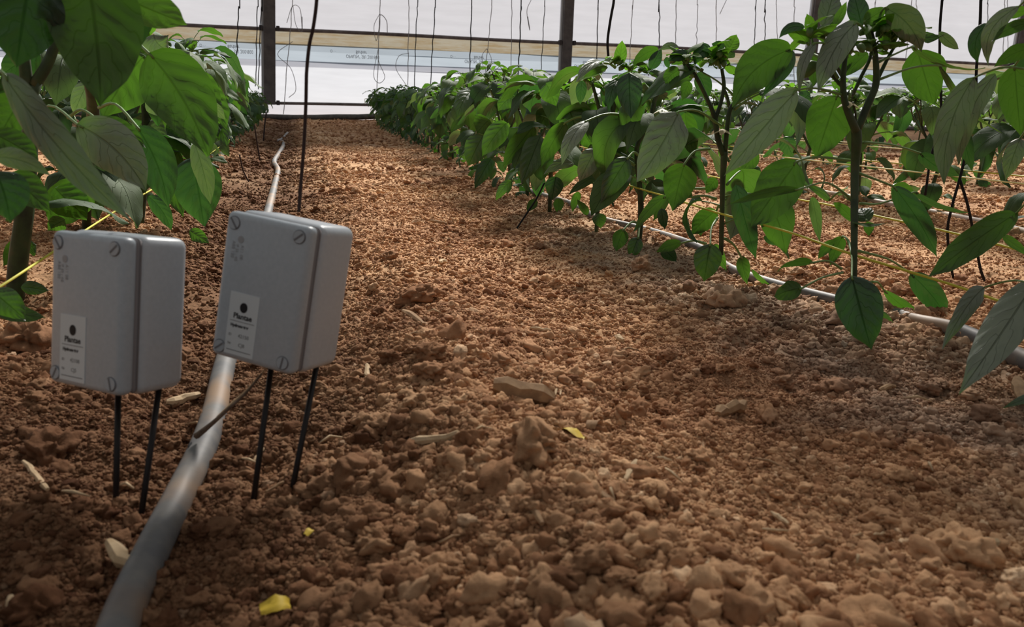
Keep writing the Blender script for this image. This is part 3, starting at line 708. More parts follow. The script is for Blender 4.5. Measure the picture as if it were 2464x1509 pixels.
H('A', (430, 350), (492, 238), 120, 168, 0, dB, dB, (395, 450), dB, m=M_YOUNG)
H('A', (400, 340), (320, 300), 80, 10, 0, dB, dB, m=M_DARK)
H('A', (480, 360), (420, 400), 60, 10, 0, dB, dB, m=M_LEAF)
H('A', (220, 500), (280, 700), 120, 10, -40, 1.25, 1.25, m=M_DARK)
H('A', (100, 480), (0, 580), 110, 168, 20, dB, dB, (195, 520), dB)
H('A', (160, 360), (20, 420), 100, 30, 0, dB, dB, (150, 440), dB, m=M_DARK)
H('A', (170, 560), (120, 690), 90, 165, 0, 1.25)
H('A', (480, 1160), (530, 1340), 100, 15, 0, 1.25, 1.25, m=M_DARK)
H('A', (640, 1050), (520, 1200), 130, 160, 0, 1.3)
H('A', (820, 940), (880, 1080), 130, 10, 0, 1.4, 1.4, m=M_DARK)
H('A', (930, 700), (1000, 640), 120, 10, 0, 1.4, 1.4, m=M_DARK)
for q, sd2, ss in (((395, 450), 1, .5), ((150, 430), 2, .45), ((330, 400), 3, .4), ((580, 590), 4, .3)): crown(A2, 'A', q, dB, 7, ss, sd2)
extra(A2, FLD, 'flower', 'A', (395, 860), dB-.02, 1.0, 1.4)

# ---- plants A3, A4, A5
A3, d3 = hplant(1545, 585, 'pepper plant two behind the tallest one, small white flower below its broad dark leaf')
stem(A3, [('E', [(1605, 1260, 26), (1615, 1100, 30), (1610, 950, 28), (1590, 700, 24), (1640, 600, 24)], d3), ('E', [(1640, 600, 22), (1680, 500, 26), (1700, 400, 22), (1740, 330, 16)], d3), ('E', [(1610, 640, 18), (1560, 480, 16), (1530, 330, 12)], d3)])
H = lambda *a, **k: hero(A3, *a, **k)
H('K', (840, 590), (870, 1290), 400, 0, 10, 1.5, 1.45, m=M_DARK, arch=.05)
H('K', (1810, 660), (1080, 990), 300, 160, 150, 1.45, 1.4, (1860, 700), d3, m=M_LEAF, arch=.05)
H('K', (680, 700), (530, 1200), 220, 10, 60, 1.55, 1.5, m=M_DARK)
H('K', (690, 480), (735, 110), 200, 172, 0, 1.55, 1.55, m=M_YOUNG)
H('K', (1290, 240), (880, 540), 200, 150, 60, 1.5, 1.5)
H('K', (1170, 540), (1330, 250), 190, 0, 0, 1.5, 1.5, m=M_DARK)
H('K', (1590, 200), (1290, 260), 120, 30, 30, 1.5, 1.5, m=M_PALE)
H('K', (1620, 350), (1500, 220), 110, 165, 0, 1.5, m=M_YOUNG)
H('K', (1990, 220), (1830, 460), 130, 10, 30, 1.45, m=M_DARK)
H('K', (1750, 400), (1470, 480), 110, 150, 0, 1.5)
H('K', (1400, 360), (1440, 540), 100, 10, 0, 1.5, m=M_DARK)
H('K', (1110, 500), (940, 470), 90, 150, 0, 1.5)
H('K', (600, 400), (460, 420), 80, 30, 0, 1.55, m=M_PALE)
H('K', (460, 450), (40, 740), 160, 25, 60, 1.6, 1.5, (640, 520), 1.6, m=M_PALE)
H('K', (520, 520), (150, 680), 120, 150, 0, 1.55, 1.55)
H('K', (640, 700), (740, 1260), 160, 165, 0, 1.65)
H('K', (130, 720), (100, 1080), 170, 5, 0, 1.6, m=M_DARK)
H('E', (1290, 530), (1135, 800), 115, 25, 20, 1.5, 1.45, (1520, 495), d3, (1400, 490), m=M_PALE)
H('E', (1540, 750), (1370, 1030), 150, 0, 0, 1.5, 1.5, (1600, 740), d3, m=M_LEAF)
H('E', (1340, 700), (1240, 900), 135, -10, 0, 1.6, 1.6, (1580, 800), d3, m=M_PALE)
H('E', (1770, 985), (1575, 1200), 90, 150, -10, 1.35, 1.3, (2012, 940), 1.35, (1880, 945))
H('E', (1680, 890), (1730, 1000), 130, 5, 0, 1.6, m=M_LEAF)
H('E', (1510, 1190), (1465, 1320), 105, 168, 0, 1.5, 1.5, (1600, 1150), d3)
H('E', (1600, 1235), (1550, 1370), 98, 0, 0, 1.48, 1.48, (1610, 1150), d3)
H('E', (1860, 1270), (1708, 1325), 80, 160, 0, 1.3, 1.3, (2010, 1275), 1.3)
H('E', (1740, 1300), (1830, 1380), 90, 5, 0, 1.35, m=M_DARK)
H('E', (1740, 1060), (1760, 1190), 70, 10, 0, 1.4, m=M_DARK)
H('E', (1960, 1100), (1980, 1230), 100, 165, 0, 1.3)
H('E', (1860, 680), (1960, 850), 160, 5, 0, 1.6, m=M_DARK)
H('E', (1450, 620), (1510, 820), 130, 165, 0, 1.7)
for q, sd2, ss in (((690, 470), 1, .45), ((870, 560), 2, .4), ((1730, 430), 3, .4), ((1130, 590), 4, .4)): crown(A3, 'K', q, 1.55, 7, ss, sd2)
extra(A3, FLW, 'flower', 'K', (1330, 1090), 1.5, 1.0, 1.6)
A4, d4 = hplant(1437, 560, 'pepper plant three behind the tallest one, slim fork and drooping leaves')
stem(A4, [('E', [(1345, 1220, 20), (1355, 1050, 22), (1390, 800, 24), (1395, 620, 28)], d4), ('E', [(1395, 620, 20), (1360, 450, 18), (1320, 300, 14)], d4), ('E', [(1400, 620, 20), (1440, 500, 20), (1470, 380, 16)], d4)])
H = lambda *a, **k: hero(A4, *a, **k)
H('E', (1400, 215), (1215, 300), 100, 20, 40, 1.75, 1.7, m=M_PALE)
H('E', (1420, 290), (1440, 480), 120, 5, 0, 1.8, m=M_DARK)
H('E', (1180, 450), (1235, 640), 170, 0, 0, 1.85, m=M_LEAF)
H('E', (1290, 1100), (1230, 1010), 60, 150, 0, 1.85)
H('E', (1100, 870), (1078, 1008), 115, 0, 0, 1.9, 1.9, m=M_DARK)
H('E', (1210, 790), (1028, 855), 70, 10, 30, 1.85, 1.8, m=M_PALE)
H('E', (1360, 868), (1175, 980), 65, 25, 0, 1.75, 1.7, m=M_LEAF)
H('E', (1160, 540), (1010, 815), 125, 165, 0, 1.8, 1.8, (1300, 505), d4)
H('E', (1360, 1090), (1370, 1180), 90, 5, 0, 1.75, m=M_LEAF)
H('E', (1270, 600), (1330, 700), 110, 165, 0, 1.9)
H('E', (1240, 960), (1200, 1080), 60, 160, 0, 1.9)
for q, sd2, ss in (((1310, 300), 1, .5), ((1460, 370), 3, .5)): crown(A4, 'E', q, d4, 7, ss, sd2)
A5, d5 = hplant(1320, 513, 'pepper plant with a round dark leaf low on its stem, beside the slanting dark string')
stem(A5, [('E', [(1062, 1090, 20), (1068, 900, 20), (1075, 700, 22), (1080, 560, 22)], d5), ('E', [(1080, 570, 18), (1050, 470, 16), (1025, 390, 12)], d5), ('E', [(1082, 570, 18), (1105, 470, 16), (1160, 380, 12)], d5)])
H = lambda *a, **k: hero(A5, *a, **k)
H('E', (1010, 615), (892, 915), 150, -5, 0, 2.05, 2.0, m=M_LEAF)
H('E', (970, 560), (780, 810), 140, 160, -20, 2.1, 2.1)
H('E', (800, 545), (655, 745), 130, 0, 10, 2.3, 2.3, m=M_LEAF)
H('E', (660, 620), (570, 805), 150, 0, 0, 2.5, 2.5, m=M_LEAF)
H('E', (1040, 300), (1100, 440), 130, 0, 0, 2.0, 2.0, m=M_LEAF)
H('E', (700, 520), (620, 610), 140, 168, 0, 2.5)
H('E', (1060, 460), (1000, 580), 120, 168, 0, 2.2)
H('E', (1120, 1000), (1115, 1090), 70, 165, 0, 2.1)
H('E', (985, 1010), (925, 1080), 60, 168, 0, 2.1)
H('E', (830, 895), (738, 1012), 65, 10, 10, 2.15, 2.15)
H('E', (710, 760), (610, 940), 90, 5, 0, 2.4, m=M_DARK)
H('E', (600, 345), (500, 520), 110, 10, 20, 2.8, 2.7, m=M_LEAF)
H('E', (850, 380), (750, 470), 100, 10, 10, 2.4, m=M_LEAF)
for q, sd2, ss in (((1020, 390), 1, .55), ((1160, 370), 3, .55)): crown(A5, 'E', q, d5, 8, ss, sd2)

# ---- plant A0: its stem stands just outside the right edge, its leaves reach in
A0 = empty('pepper_plant', (.93, .60, hzf(.93, .6)), label='nearest pepper plant on the right, its big pale leaves hang over the drip pipe', cat='plant', group='pepper plants of the row right of the path')
b0 = Vector((.93, .60, 0))
v_, f_ = tube_data(smooth_path([b0-Vector((0, 0, .02)), b0+Vector((0, 0, .1)), b0+Vector((-.01, 0, .24)), b0+Vector((-.02, .02, .40))], 4), [.012, .012, .010, .006], 10)
link('stem', mesh('stem', v_, f_), M_STEM, A0)
H = lambda *a, **k: hero(A0, *a, **k)
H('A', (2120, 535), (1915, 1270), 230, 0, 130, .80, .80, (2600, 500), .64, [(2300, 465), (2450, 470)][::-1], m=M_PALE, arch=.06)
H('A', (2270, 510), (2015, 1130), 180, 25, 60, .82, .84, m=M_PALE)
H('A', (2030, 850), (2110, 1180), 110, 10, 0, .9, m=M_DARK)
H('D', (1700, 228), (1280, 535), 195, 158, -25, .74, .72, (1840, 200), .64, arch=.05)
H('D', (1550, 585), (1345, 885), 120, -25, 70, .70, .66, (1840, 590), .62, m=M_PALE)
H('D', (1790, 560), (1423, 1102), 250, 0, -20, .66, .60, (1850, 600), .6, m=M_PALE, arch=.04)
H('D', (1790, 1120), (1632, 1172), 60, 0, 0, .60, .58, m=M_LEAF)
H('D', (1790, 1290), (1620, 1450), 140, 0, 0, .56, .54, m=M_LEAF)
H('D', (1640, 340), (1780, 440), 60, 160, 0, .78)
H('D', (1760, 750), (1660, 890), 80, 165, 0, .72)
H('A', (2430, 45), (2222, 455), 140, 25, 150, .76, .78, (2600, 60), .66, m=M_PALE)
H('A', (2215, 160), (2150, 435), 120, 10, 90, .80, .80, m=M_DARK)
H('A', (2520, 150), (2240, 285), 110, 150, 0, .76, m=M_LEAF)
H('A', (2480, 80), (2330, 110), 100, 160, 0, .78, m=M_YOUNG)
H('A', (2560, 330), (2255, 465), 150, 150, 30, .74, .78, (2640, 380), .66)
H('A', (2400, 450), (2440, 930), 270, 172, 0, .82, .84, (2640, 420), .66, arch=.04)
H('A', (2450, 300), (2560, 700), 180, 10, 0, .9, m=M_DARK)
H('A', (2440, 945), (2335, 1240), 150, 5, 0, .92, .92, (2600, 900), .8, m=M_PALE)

# ---- left row, near plants
def L_hero(pl): return lambda *a, **k: hero(pl, *a, **k)
B0 = empty('pepper_plant', (-.62, .80, hzf(-.62, .8)), label='nearest pepper plant on the left, huge soft leaves entering from the top left', cat='plant', group='pepper plants of the row left of the path')
b0 = Vector((-.62, .80, 0))
v_, f_ = tube_data(smooth_path([b0-Vector((0, 0, .02)), b0+Vector((0, 0, .12)), b0+Vector((.01, 0, .28)), b0+Vector((.06, 0, .48))], 4), [.012, .012, .010, .006], 10)
link('stem', mesh('stem', v_, f_), M_STEM, B0)
H = L_hero(B0)
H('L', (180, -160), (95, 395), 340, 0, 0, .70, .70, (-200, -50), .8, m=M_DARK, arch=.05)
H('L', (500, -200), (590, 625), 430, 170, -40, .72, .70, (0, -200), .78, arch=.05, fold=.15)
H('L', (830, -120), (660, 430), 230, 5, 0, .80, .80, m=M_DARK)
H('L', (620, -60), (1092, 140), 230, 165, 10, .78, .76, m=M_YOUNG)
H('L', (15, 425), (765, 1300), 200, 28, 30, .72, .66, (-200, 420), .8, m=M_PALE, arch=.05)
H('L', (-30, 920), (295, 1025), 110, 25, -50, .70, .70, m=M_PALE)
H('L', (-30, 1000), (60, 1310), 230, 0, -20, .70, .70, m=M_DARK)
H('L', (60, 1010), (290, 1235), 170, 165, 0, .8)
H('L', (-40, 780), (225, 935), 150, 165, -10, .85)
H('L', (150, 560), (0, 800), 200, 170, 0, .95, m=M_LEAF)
H('F', (-20, 700), (62, 770), 60, 5, 0, .8, m=M_LEAF)
H('F', (-20, 745), (110, 765), 40, 160, 0, .85)
B1, e1 = hplant(42, 722, 'pepper plant with the thickest dark stem, left of the two grey boxes', 'pepper plants of the row left of the path')
stem(B1, [('L', [(85, 1760, 70), (110, 1500, 72), (150, 1200, 66), (175, 850, 56), (165, 620, 50), (150, 420, 44), (140, 320, 40)], [e1, e1, e1, e1, e1, e1, e1]), ('L', [(200, 500, 44), (280, 370, 40), (340, 210, 34)], e1), ('L', [(340, 215, 20), (370, 285, 18), (410, 290, 14)], e1), ('L', [(165, 620, 40), (215, 480, 42)], e1)])
H = L_hero(B1)
H('L', (840, 330), (600, 690), 280, 172, 0, 1.35, 1.35)
H('L', (870, 310), (1220, 915), 350, 168, -70, 1.1, 1.1, (690, 262), 1.2, m=M_LEAF, arch=.04)
H('L', (230, 310), (10, 440), 140, 0, 0, 1.3, m=M_DARK)
H('L', (455, 730), (855, 1115), 250, 5, -70, 1.0, 1.0, (180, 780), e1, m=M_PALE, arch=.05)
H('L', (570, 700), (855, 870), 115, 160, -30, 1.1, 1.1, (400, 690), 1.2)
H('L', (800, 740), (985, 1215), 200, 5, -50, 1.15, 1.15, (580, 630), 1.3, m=M_DARK, arch=.05)
H('L', (320, 1100), (510, 1280), 200, 165, 0, 1.35)
H('L', (500, 1070), (300, 1340), 220, 165, 0, 1.4)
H('L', (380, 1290), (280, 1350), 90, 165, 0, 1.4)
H('F', (70, 580), (8, 640), 45, 165, 0, 1.3); H('F', (60, 600), (88, 590), 40, 5, 0, 1.3, m=M_LEAF)
H('F', (50, 690), (118, 700), 30, 5, 0, 1.25, m=M_LEAF)
H('L', (520, 480), (430, 680), 90, 5, 0, 1.5, m=M_PALE)
H('L', (860, 570), (980, 680), 110, 5, 0, 1.6, m=M_PALE)
B2, e2 = hplant(215, 560, 'pepper plant behind the left box, second stem from the left frame edge', 'pepper plants of the row left of the path')
stem(B2, [('L', [(505, 1400, 34), (515, 1050, 36), (545, 680, 50), (520, 500, 34), (440, 340, 28), (370, 215, 22)], [e2, 1.65, 1.5, 1.4, 1.35, 1.3])])
H = L_hero(B2)
H('L', (990, 980), (1072, 1275), 120, 168, 0, 1.35)
H('L', (1130, 920), (1195, 1325), 250, 0, 0, 1.3, 1.3, m=M_DARK, arch=.04)
H('L', (1140, 840), (1232, 1195), 115, 20, -30, 1.25, 1.25, m=M_PALE)
H('L', (870, 1150), (1005, 1350), 90, 10, -30, 1.4, m=M_DARK)
H('L', (1110, 1350), (1225, 1425), 75, 165, 0, 1.5)
H('L', (1100, 420), (1290, 720), 200, 165, 0, 1.7); H('L', (1240, 600), (1320, 700), 60, 30, 0, 1.6, m=M_PALE)
H('L', (900, 200), (1000, 300), 150, 5, 40, 1.6, m=M_PALE); H('L', (1030, 290), (1150, 390), 120, 5, 50, 1.8, m=M_PALE)
H('L', (1180, 480), (1330, 760), 160, 165, 0, 1.9)
B3, e3 = hplant(340, 540, 'pepper plant with a straight thin stem standing just above the left box', 'pepper plants of the row left of the path')
stem(B3, [('L', [(820, 1320, 30), (840, 1100, 30), (858, 740, 36), (850, 600, 28), (872, 430, 24)], e3), ('L', [(862, 700, 24), (940, 570, 18)], e3)])
H = L_hero(B3)
for (a, b, wd, rl, mm) in (((860, 720), (980, 830), 110, 5, M_PALE), ((1000, 700), (1120, 850), 130, 165, None), ((1200, 560), (1280, 800), 140, 165, None), ((1270, 700), (1330, 860), 90, 5, M_LEAF), ((880, 240), (860, 340), 100, 165, M_YOUNG), ((1050, 880), (980, 1000), 120, 165, None)):
    H('L', a, b, wd, rl, 0, e3, e3-.05, m=mm)
crown(B3, 'L', (870, 260), e3, 8, .6, 3)

# ------------------------------------------------------------ the rest of the rows
protos = [gen_plant(200+s, lush=1.0) for s in range(6)]
sparse = [gen_plant(300+s, lush=.75) for s in range(3)]
pc = proto_children(); used = set()
near_extra = []
def place(pr, x, y, rz, s, label, group):
    root = pr if pr.name not in used else None
    if root is None:
        root = pr.copy(); COL.objects.link(root)
        for ch in pc[pr.name]:
            c = ch.copy(); COL.objects.link(c); c.parent = root
    used.add(pr.name)
    root.location = (x, y, hzf(x, y)); root.rotation_euler = (0, 0, rz); root.scale = (s, s, s)
    tag(root, label, 'plant', group); return root
ORD = ['first', 'second', 'third', 'fourth', 'fifth', 'sixth', 'seventh', 'eighth', 'ninth', 'tenth', 'eleventh', 'twelfth', 'thirteenth', 'fourteenth', 'fifteenth', 'sixteenth', 'seventeenth', 'eighteenth', 'nineteenth', 'twentieth'] + ['twenty-'+q for q in ('first', 'second', 'third', 'fourth', 'fifth', 'sixth', 'seventh', 'eighth', 'ninth')] + ['thirtieth'] + ['thirty-'+q for q in ('first', 'second', 'third', 'fourth', 'fifth', 'sixth')]
rp = random.Random(99)
ROWN = {-3: 'third row left of the path', -2: 'second row left of the path', -1: 'row left of the path', 1: 'row right of the path', 2: 'second row right of the path', 3: 'third row right of the path', 4: 'fourth row right of the path', 5: 'fifth row right of the path'}
ROWS = {1: (2.55, .36, 12.0), -1: (2.45, .36, 12.0), 2: (1.55, .37, 12.0), 3: (2.4, .42, 12.0), -2: (2.3, .5, 12.0), 4: (3.6, .62, 12.0), 5: (5.0, .8, 12.0)}
for k, (y0, sp_, y1) in ROWS.items():
    n = 0; y = y0
    while y < y1:
        x = rowx(k, y)+rp.uniform(-.03, .03); pr = rp.choice(protos if abs(k) <= 2 else sparse)
        # only what the camera side could see
        az = math.degrees(math.atan2(x, y))
        if -24 < az < 56:
            s = rp.uniform(.90, 1.06)*(.80 if k == -1 and y > 6 else 1.06 if k == -1 and y < 5 else .96 if abs(k) == 1 else .97)
            place(pr, x, y+rp.uniform(-.05, .05), rp.uniform(0, 6.28), s, 'pepper plant, %s from viewer in the %s' % (ORD[n+{1: 6, -1: 4}.get(k, 0)], ROWN[k]), 'pepper plants of the '+ROWN[k]); n += 1
        y += sp_*rp.uniform(.85, 1.15)
for pr in protos+sparse:
    if pr.name not in used:
        for ch in pc[pr.name]: bpy.data.objects.remove(ch)
        bpy.data.objects.remove(pr)
# small filler leaves of the traced plants (their far sides)
def filler(pl, x, y, seed, n=14):
    r = random.Random(seed); iv = parent_world(pl).inverted()
    for k in range(n):
        z = r.uniform(.10, .36); a = r.uniform(0, 6.28)
        o = bpy.data.objects.new('leaf', r.choice(LV+LD+LP)); COL.objects.link(o); o.parent = pl; o.matrix_parent_inverse = iv
        o.location = (x, y, hzf(x, y)+z); o.rotation_euler = Euler((r.uniform(-.3, .3), -r.uniform(-.3, .2), a), 'XYZ'); s = r.uniform(.8, 1.35); o.scale = (s, s, s)
for q, (pl, n) in enumerate(((A2, 10), (A3, 20), (A4, 24), (A5, 28), (B1, 6), (B2, 18), (B3, 26))):
    filler(pl, pl.location.x, pl.location.y, 500+q, n)

# ------------------------------------------------------------ drip pipes
def pipe(name, px, wpx, m, label, z_up=.6, **k):
    pts = []; rr = []
    for (x, y), wq in zip(px, wpx):
        p = onsoil(x, y); dd = (p-CAM).length; r = wq/2*dd/FPX; pts.append(p+Vector((0, 0, r*z_up))); rr.append(max(r, .0085))
    return tube(name, smooth_path(pts, 6), rr, m, ns=14, **k, label=label, cat='pipe')
pp = pipe('drip_pipe', [(255, 1640), (300, 1500), (372, 1340), (440, 1200), (490, 1095), (520, 1000), (545, 880), (590, 730), (630, 580), (652, 490), (664, 440), (669, 412), (660, 393), (672, 372), (683, 352), (681, 345), (670, 341), (680, 336), (692, 322)],
     [84, 80, 72, 64, 60, 54, 46, 34, 24, 18, 14, 12, 11, 10, 9, 8, 7, 6, 6], M_PIPE, 'dusty grey drip pipe winding down the left furrow past the boxes')
o = onsoil(470, 1112); r0 = pxm(52, .7)/2
bm = bmesh.new(); bmesh.ops.create_uvsphere(bm, u_segments=12, v_segments=8, radius=1)
for v in bm.verts: v.co = Vector((v.co.x*.0052, v.co.y*.0085, v.co.z*.002))
e = link('emitter_hole', from_bm('emitter_hole', bm), M_INK, pp, world=False); e.location = o+Vector((0, 0, r0*1.56)); e['label'] = 'black drip hole in the pipe'
pipe('drip_pipe', [(2560, 925), (2464, 885), (2380, 845), (2290, 805), (2200, 783), (2150, 766), (2000, 730), (1860, 692), (1760, 655), (1680, 602), (1560, 560), (1440, 530), (1380, 497), (1320, 478), (1270, 462)], [46, 44, 40, 36, 32, 29, 27, 25, 22, 20, 17, 16, 14, 13, 12], M_PIPE2, 'grey drip pipe along the foot of the first row right of the path')
pipe('drip_pipe', [(2700, 640), (2464, 565), (2300, 528), (2150, 499), (2050, 480), (1950, 462), (1850, 440)], [20, 17, 15, 14, 13, 12, 11], M_PIPEB, 'pale drip pipe along the foot of the second row right of the path')

# ------------------------------------------------------------ twines
def line(name, pts, r, m, label, group=None, ns=6, n=5):
    return tube(name, smooth_path(pts, n), r, m, ns=ns, label=label, cat='twine', group=group)
yp = [((2700, 822), .60), ((2464, 745), .72), ((2280, 682), .80), ((2060, 615), .87), ((1890, 556), 1.0), ((1730, 513), 1.13), ((1610, 475), 1.35), ((1500, 442), 1.65), ((1385, 402), 2.1), ((1300, 374), 2.7), ((1200, 345), 3.6), ((1100, 312), 5.5)]
line('yellow_twine', [P(*p, q) for p, q in yp], .0019, M_YEL, 'yellow twine low along the near side of the first right row')
yp = [((2640, 655), .74), ((2464, 605), .85), ((2270, 555), .98), ((2115, 521), 1.1), ((1990, 492), 1.25), ((1900, 475), 1.4), ((1780, 440), 1.7), ((1650, 410), 2.2), ((1480, 372), 3.1), ((1300, 330), 5)]
line('yellow_twine', [P(*p, q) for p, q in yp], .0019, M_YEL, 'yellow twine low along the far side of the first right row')
for dx, lab, m in ((-.12, 'near', M_YEL2), (.12, 'far', M_YEL)):
    line('yellow_twine', [(rowx(2, y)+dx, y, .15) for y in (1.2, 2, 3, 5, 8, 12)], .0022, m, 'pale yellow twine low on the %s side of the second right row' % lab)
    line('yellow_twine', [(rowx(3, y)+dx, y, .15) for y in (2, 3, 5, 8, 12)], .0022, M_YEL2, 'pale yellow twine low on the %s side of the third right row' % lab)
line('yellow_twine', [P(-60, 722, 1.05), P(0, 690, 1.1), P(130, 605, 1.3), P(240, 532, 1.6), P(350, 465, 1.95), P(470, 395, 3.0), P(560, 330, 5.5)], .0019, M_YEL, 'yellow twine strung low along the row left of the path')
# overhead wires that carry the twines, out of the frame
TOPZ = 2.25
for k in (-1, 1, 2, 3):
    tag(tube('trellis_wire', [(rowx(k, y), y, TOPZ) for y in (.3, 3, 6, 9, 12.4)], .002, M_RAIL, ns=5), 'steel trellis wire overhead, above the '+ROWN[k], 'wire')
def hang(px0, px1, y1, dd, r, m, label, group, wob=.006, seed=0, bottom=None):
    """twine hanging from the overhead wire through (px0, 0) to (px1, y1)"""
    rr = random.Random(seed); a = P(px0, 0, dd); b = P(px1, y1, dd); n = 14
    top = a+(a-b)*((TOPZ-a.z)/max(.01, a.z-b.z)); top.z = TOPZ; top.x = a.x+(top.x-a.x)*.2
    pts = [top]+[a.lerp(b, k/n)+Vector((rr.gauss(0, wob)*.55, rr.gauss(0, wob)*.3, 0)) for k in range(n+1)]
    if bottom: pts[-1] = bottom
    return tube('hanging_twine', smooth_path(pts, 3), r, m, ns=5, label=label, cat='twine', group=group)
# main twine rising from the right box's top: added with the box
thin_g = 'thin pale twines hanging before the film wall'; dark_g = 'dark twines hanging above the rows'
W_ = [ # x top, x bottom, y bottom, depth, px width, dark
 (576, 565, 172, 9.0, 3, 1), (620, 615, 178, 10, 2.6, 1), (629, 622, 185, 7.5, 2.6, 1), (704, 682, 245, 11.5, 2, 0), (915, 905, 246, 11.6, 2, 0), (984, 981, 205, 11, 2, 0),
 (1005, 995, 208, 10, 2.5, 1), (1048, 1034, 205, 9, 2.8, 1), (1135, 1130, 175, 8, 3, 1), (1184, 1166, 180, 10, 2, 0), (1232, 1229, 188, 9, 2, 0), (1255, 1245, 186, 7, 3.4, 1),
 (1312, 1300, 160, 9, 2.4, 1), (1440, 1434, 150, 7, 3, 1), (1523, 1514, 140, 7, 2.2, 0), (1586, 1586, 118, 6, 3, 1), (1628, 1624, 112, 8, 2.2, 0), (1679, 1675, 115, 9, 2, 0), (1724, 1723, 110, 7, 2.4, 0),
 (1820, 1814, 110, 6, 2.6, 1), (1841, 1841, 100, 5.5, 3, 1), (1868, 1871, 105, 9, 2, 0), (1911, 1910, 200, 8, 2.2, 0), (2106, 2105, 20, 8, 2, 0), (2194, 2180, 110, 8, 2.2, 0), (2206, 2203, 200, 9, 2, 0), (2377, 2376, 55, 8, 2.4, 1), (2418, 2412, 130, 8, 2.2, 0), (2424, 2426, 100, 9, 2, 0)]
for i_, (a, b, yb, dd, wq, dk) in enumerate(W_):
    lab = ('dark' if dk else 'thin grey')+' twine before the film wall, '+ORD[i_]+' hanging twine from the left'
    hang(a, b, yb+30, dd, pxm(wq, dd)/2*.8, M_BLACK if dk else M_THIN, lab, dark_g if dk else thin_g, .004*dd/6, i_)
# loose loops tied on the thin twines
for i_, (pts, dd, lab) in enumerate([([(690, 55), (704, 15), (722, 22), (727, 75)], 11.5, 'small thin twine loop high up right of the left post'), ([(705, 15), (712, 60), (726, 76), (727, 40)], 11.5, 'frayed twine end beside the small loop right of the left post'), ([(704, 100), (668, 130), (700, 165), (712, 215), (695, 235)], 11.5, 'loose thin twine tail crossing low right of the left post'),
     ([(914, 33), (900, 62), (905, 98), (912, 70), (915, 36), (930, 50), (932, 78)], 11.6, 'thin twine bow tied high above the middle of the path'), ([(910, 118), (899, 180), (912, 200), (926, 185), (912, 150), (910, 125)], 11.6, 'long thin twine loop above the middle of the path'), ([(984, 128), (960, 135), (953, 165), (976, 203)], 11, 'thin twine tail hanging just right of the path'), ([(1278, 0), (1268, 25), (1272, 60), (1275, 72), (1270, 40)], 9, 'short frayed twine left of the middle post'), ([(1171, 117), (1160, 135), (1165, 165), (1180, 160), (1182, 140), (1171, 117)], 10, 'thin twine loop before the printed film left of the middle post'), ([(1748, 0), (1732, 34)], 8, 'short slanting twine end at the top between the two right posts'), ([(878, 250), (880, 237), (905, 246), (893, 255), (908, 258)], 11.4, 'yellow-white twine knot by the lower rail at the right row')]):
    line('twine_loop', [P(*p, dd) for p in pts], pxm(1.5, dd)/2, M_THIN if i_ < 9 else M_YEL2, lab, n=6, ns=4)
# dark near twines
line('hanging_twine', [P(1478, -500, 3.2)]+[P(*p, 3.2) for p in [(1478, -60), (1477, 0), (1472, 30), (1467, 60), (1462, 100), (1464, 140)]], pxm(6, 3.2)/2, M_BLACK, 'black twine hanging just right of the middle post, into the first right row')
line('hanging_twine', [P(2275, -500, 1.25)]+[P(*p, 1.25) for p in [(2268, -40), (2267, 0), (2262, 60), (2261, 130), (2260, 170), (2264, 215), (2262, 300), (2240, 380), (2226, 470)]], pxm(7, 1.25)/2, M_BLACK, 'black twine hanging into the big leaves, left one of the two at the right')
line('hanging_twine', [P(2365, -500, 1.15)]+[P(*p, 1.15) for p in [(2361, -40), (2360, 0), (2358, 60), (2352, 130), (2349, 180), (2348, 240), (2335, 320), (2312, 420), (2290, 500), (2280, 560), (2290, 650), (2306, 705)]], pxm(8, 1.15)/2, M_BLACK, 'black twine hanging into the big leaves, right one of the two at the right')
line('hanging_twine', [P(*p, 1.15) for p in [(2309, 430), (2330, 500), (2350, 600), (2365, 665), (2400, 720), (2464, 770)]], pxm(8, 1.15)/2, M_BLACK, 'black twine tail slanting down to the soil under the right twine')
line('hanging_twine', [P(*p, 1.9) for p in [(1310, 440), (1290, 480), (1262, 522)]]+[onsoil(1240, 555)], pxm(4, 1.9)/2, M_BLACK, 'dark thin string slanting to the soil at the edge of the right row')
for i_, (pts, lab) in enumerate([([(576, 372), (585, 410), (600, 440)], 'dark string end pegged in the soil, lowest one left of the winding pipe'), ([(612, 300), (618, 340), (626, 390)], 'dark string end pegged in the soil, middle one left of the winding pipe'), ([(641, 270), (637, 300), (634, 340)], 'dark string end pegged in the soil, topmost one left of the winding pipe')]):
    g = onsoil(*pts[-1]); line('peg_string', [P(*p, g.y) for p in pts[:-1]]+[g], pxm(3.2, g.y)/2, M_TWINE, lab)

# ------------------------------------------------------------ sensor boxes
def rounded(w_, h_, d0, d1, bev, seg=3, taper=0):
    bm = bmesh.new(); bmesh.ops.create_cube(bm, size=1)
    for v in bm.verts:
        back = v.co.y > 0; k = taper if back else 0
        v.co = Vector((v.co.x*(w_-2*k), d1 if back else d0, v.co.z*(h_-2*k)))
    bmesh.ops.bevel(bm, geom=list(bm.edges), offset=bev, segments=seg, affect='EDGES', profile=.5); return bm
def txt(parent, body, x, z, s, m, y, rot=0, align='CENTER', name='lettering', off=0, sx=1):
    cu = bpy.data.curves.new(name, 'FONT'); cu.body = body; cu.size = s; cu.extrude = .00006; cu.align_x = align; cu.resolution_u = 3; cu.offset = off
    o = bpy.data.objects.new(name, cu); COL.objects.link(o); cu.materials.append(m); o.parent = parent
    o.location = (x, y, z); o.rotation_euler = Euler((PI/2, rot, 0), 'XYZ'); o.scale = (sx, 1, 1); return o
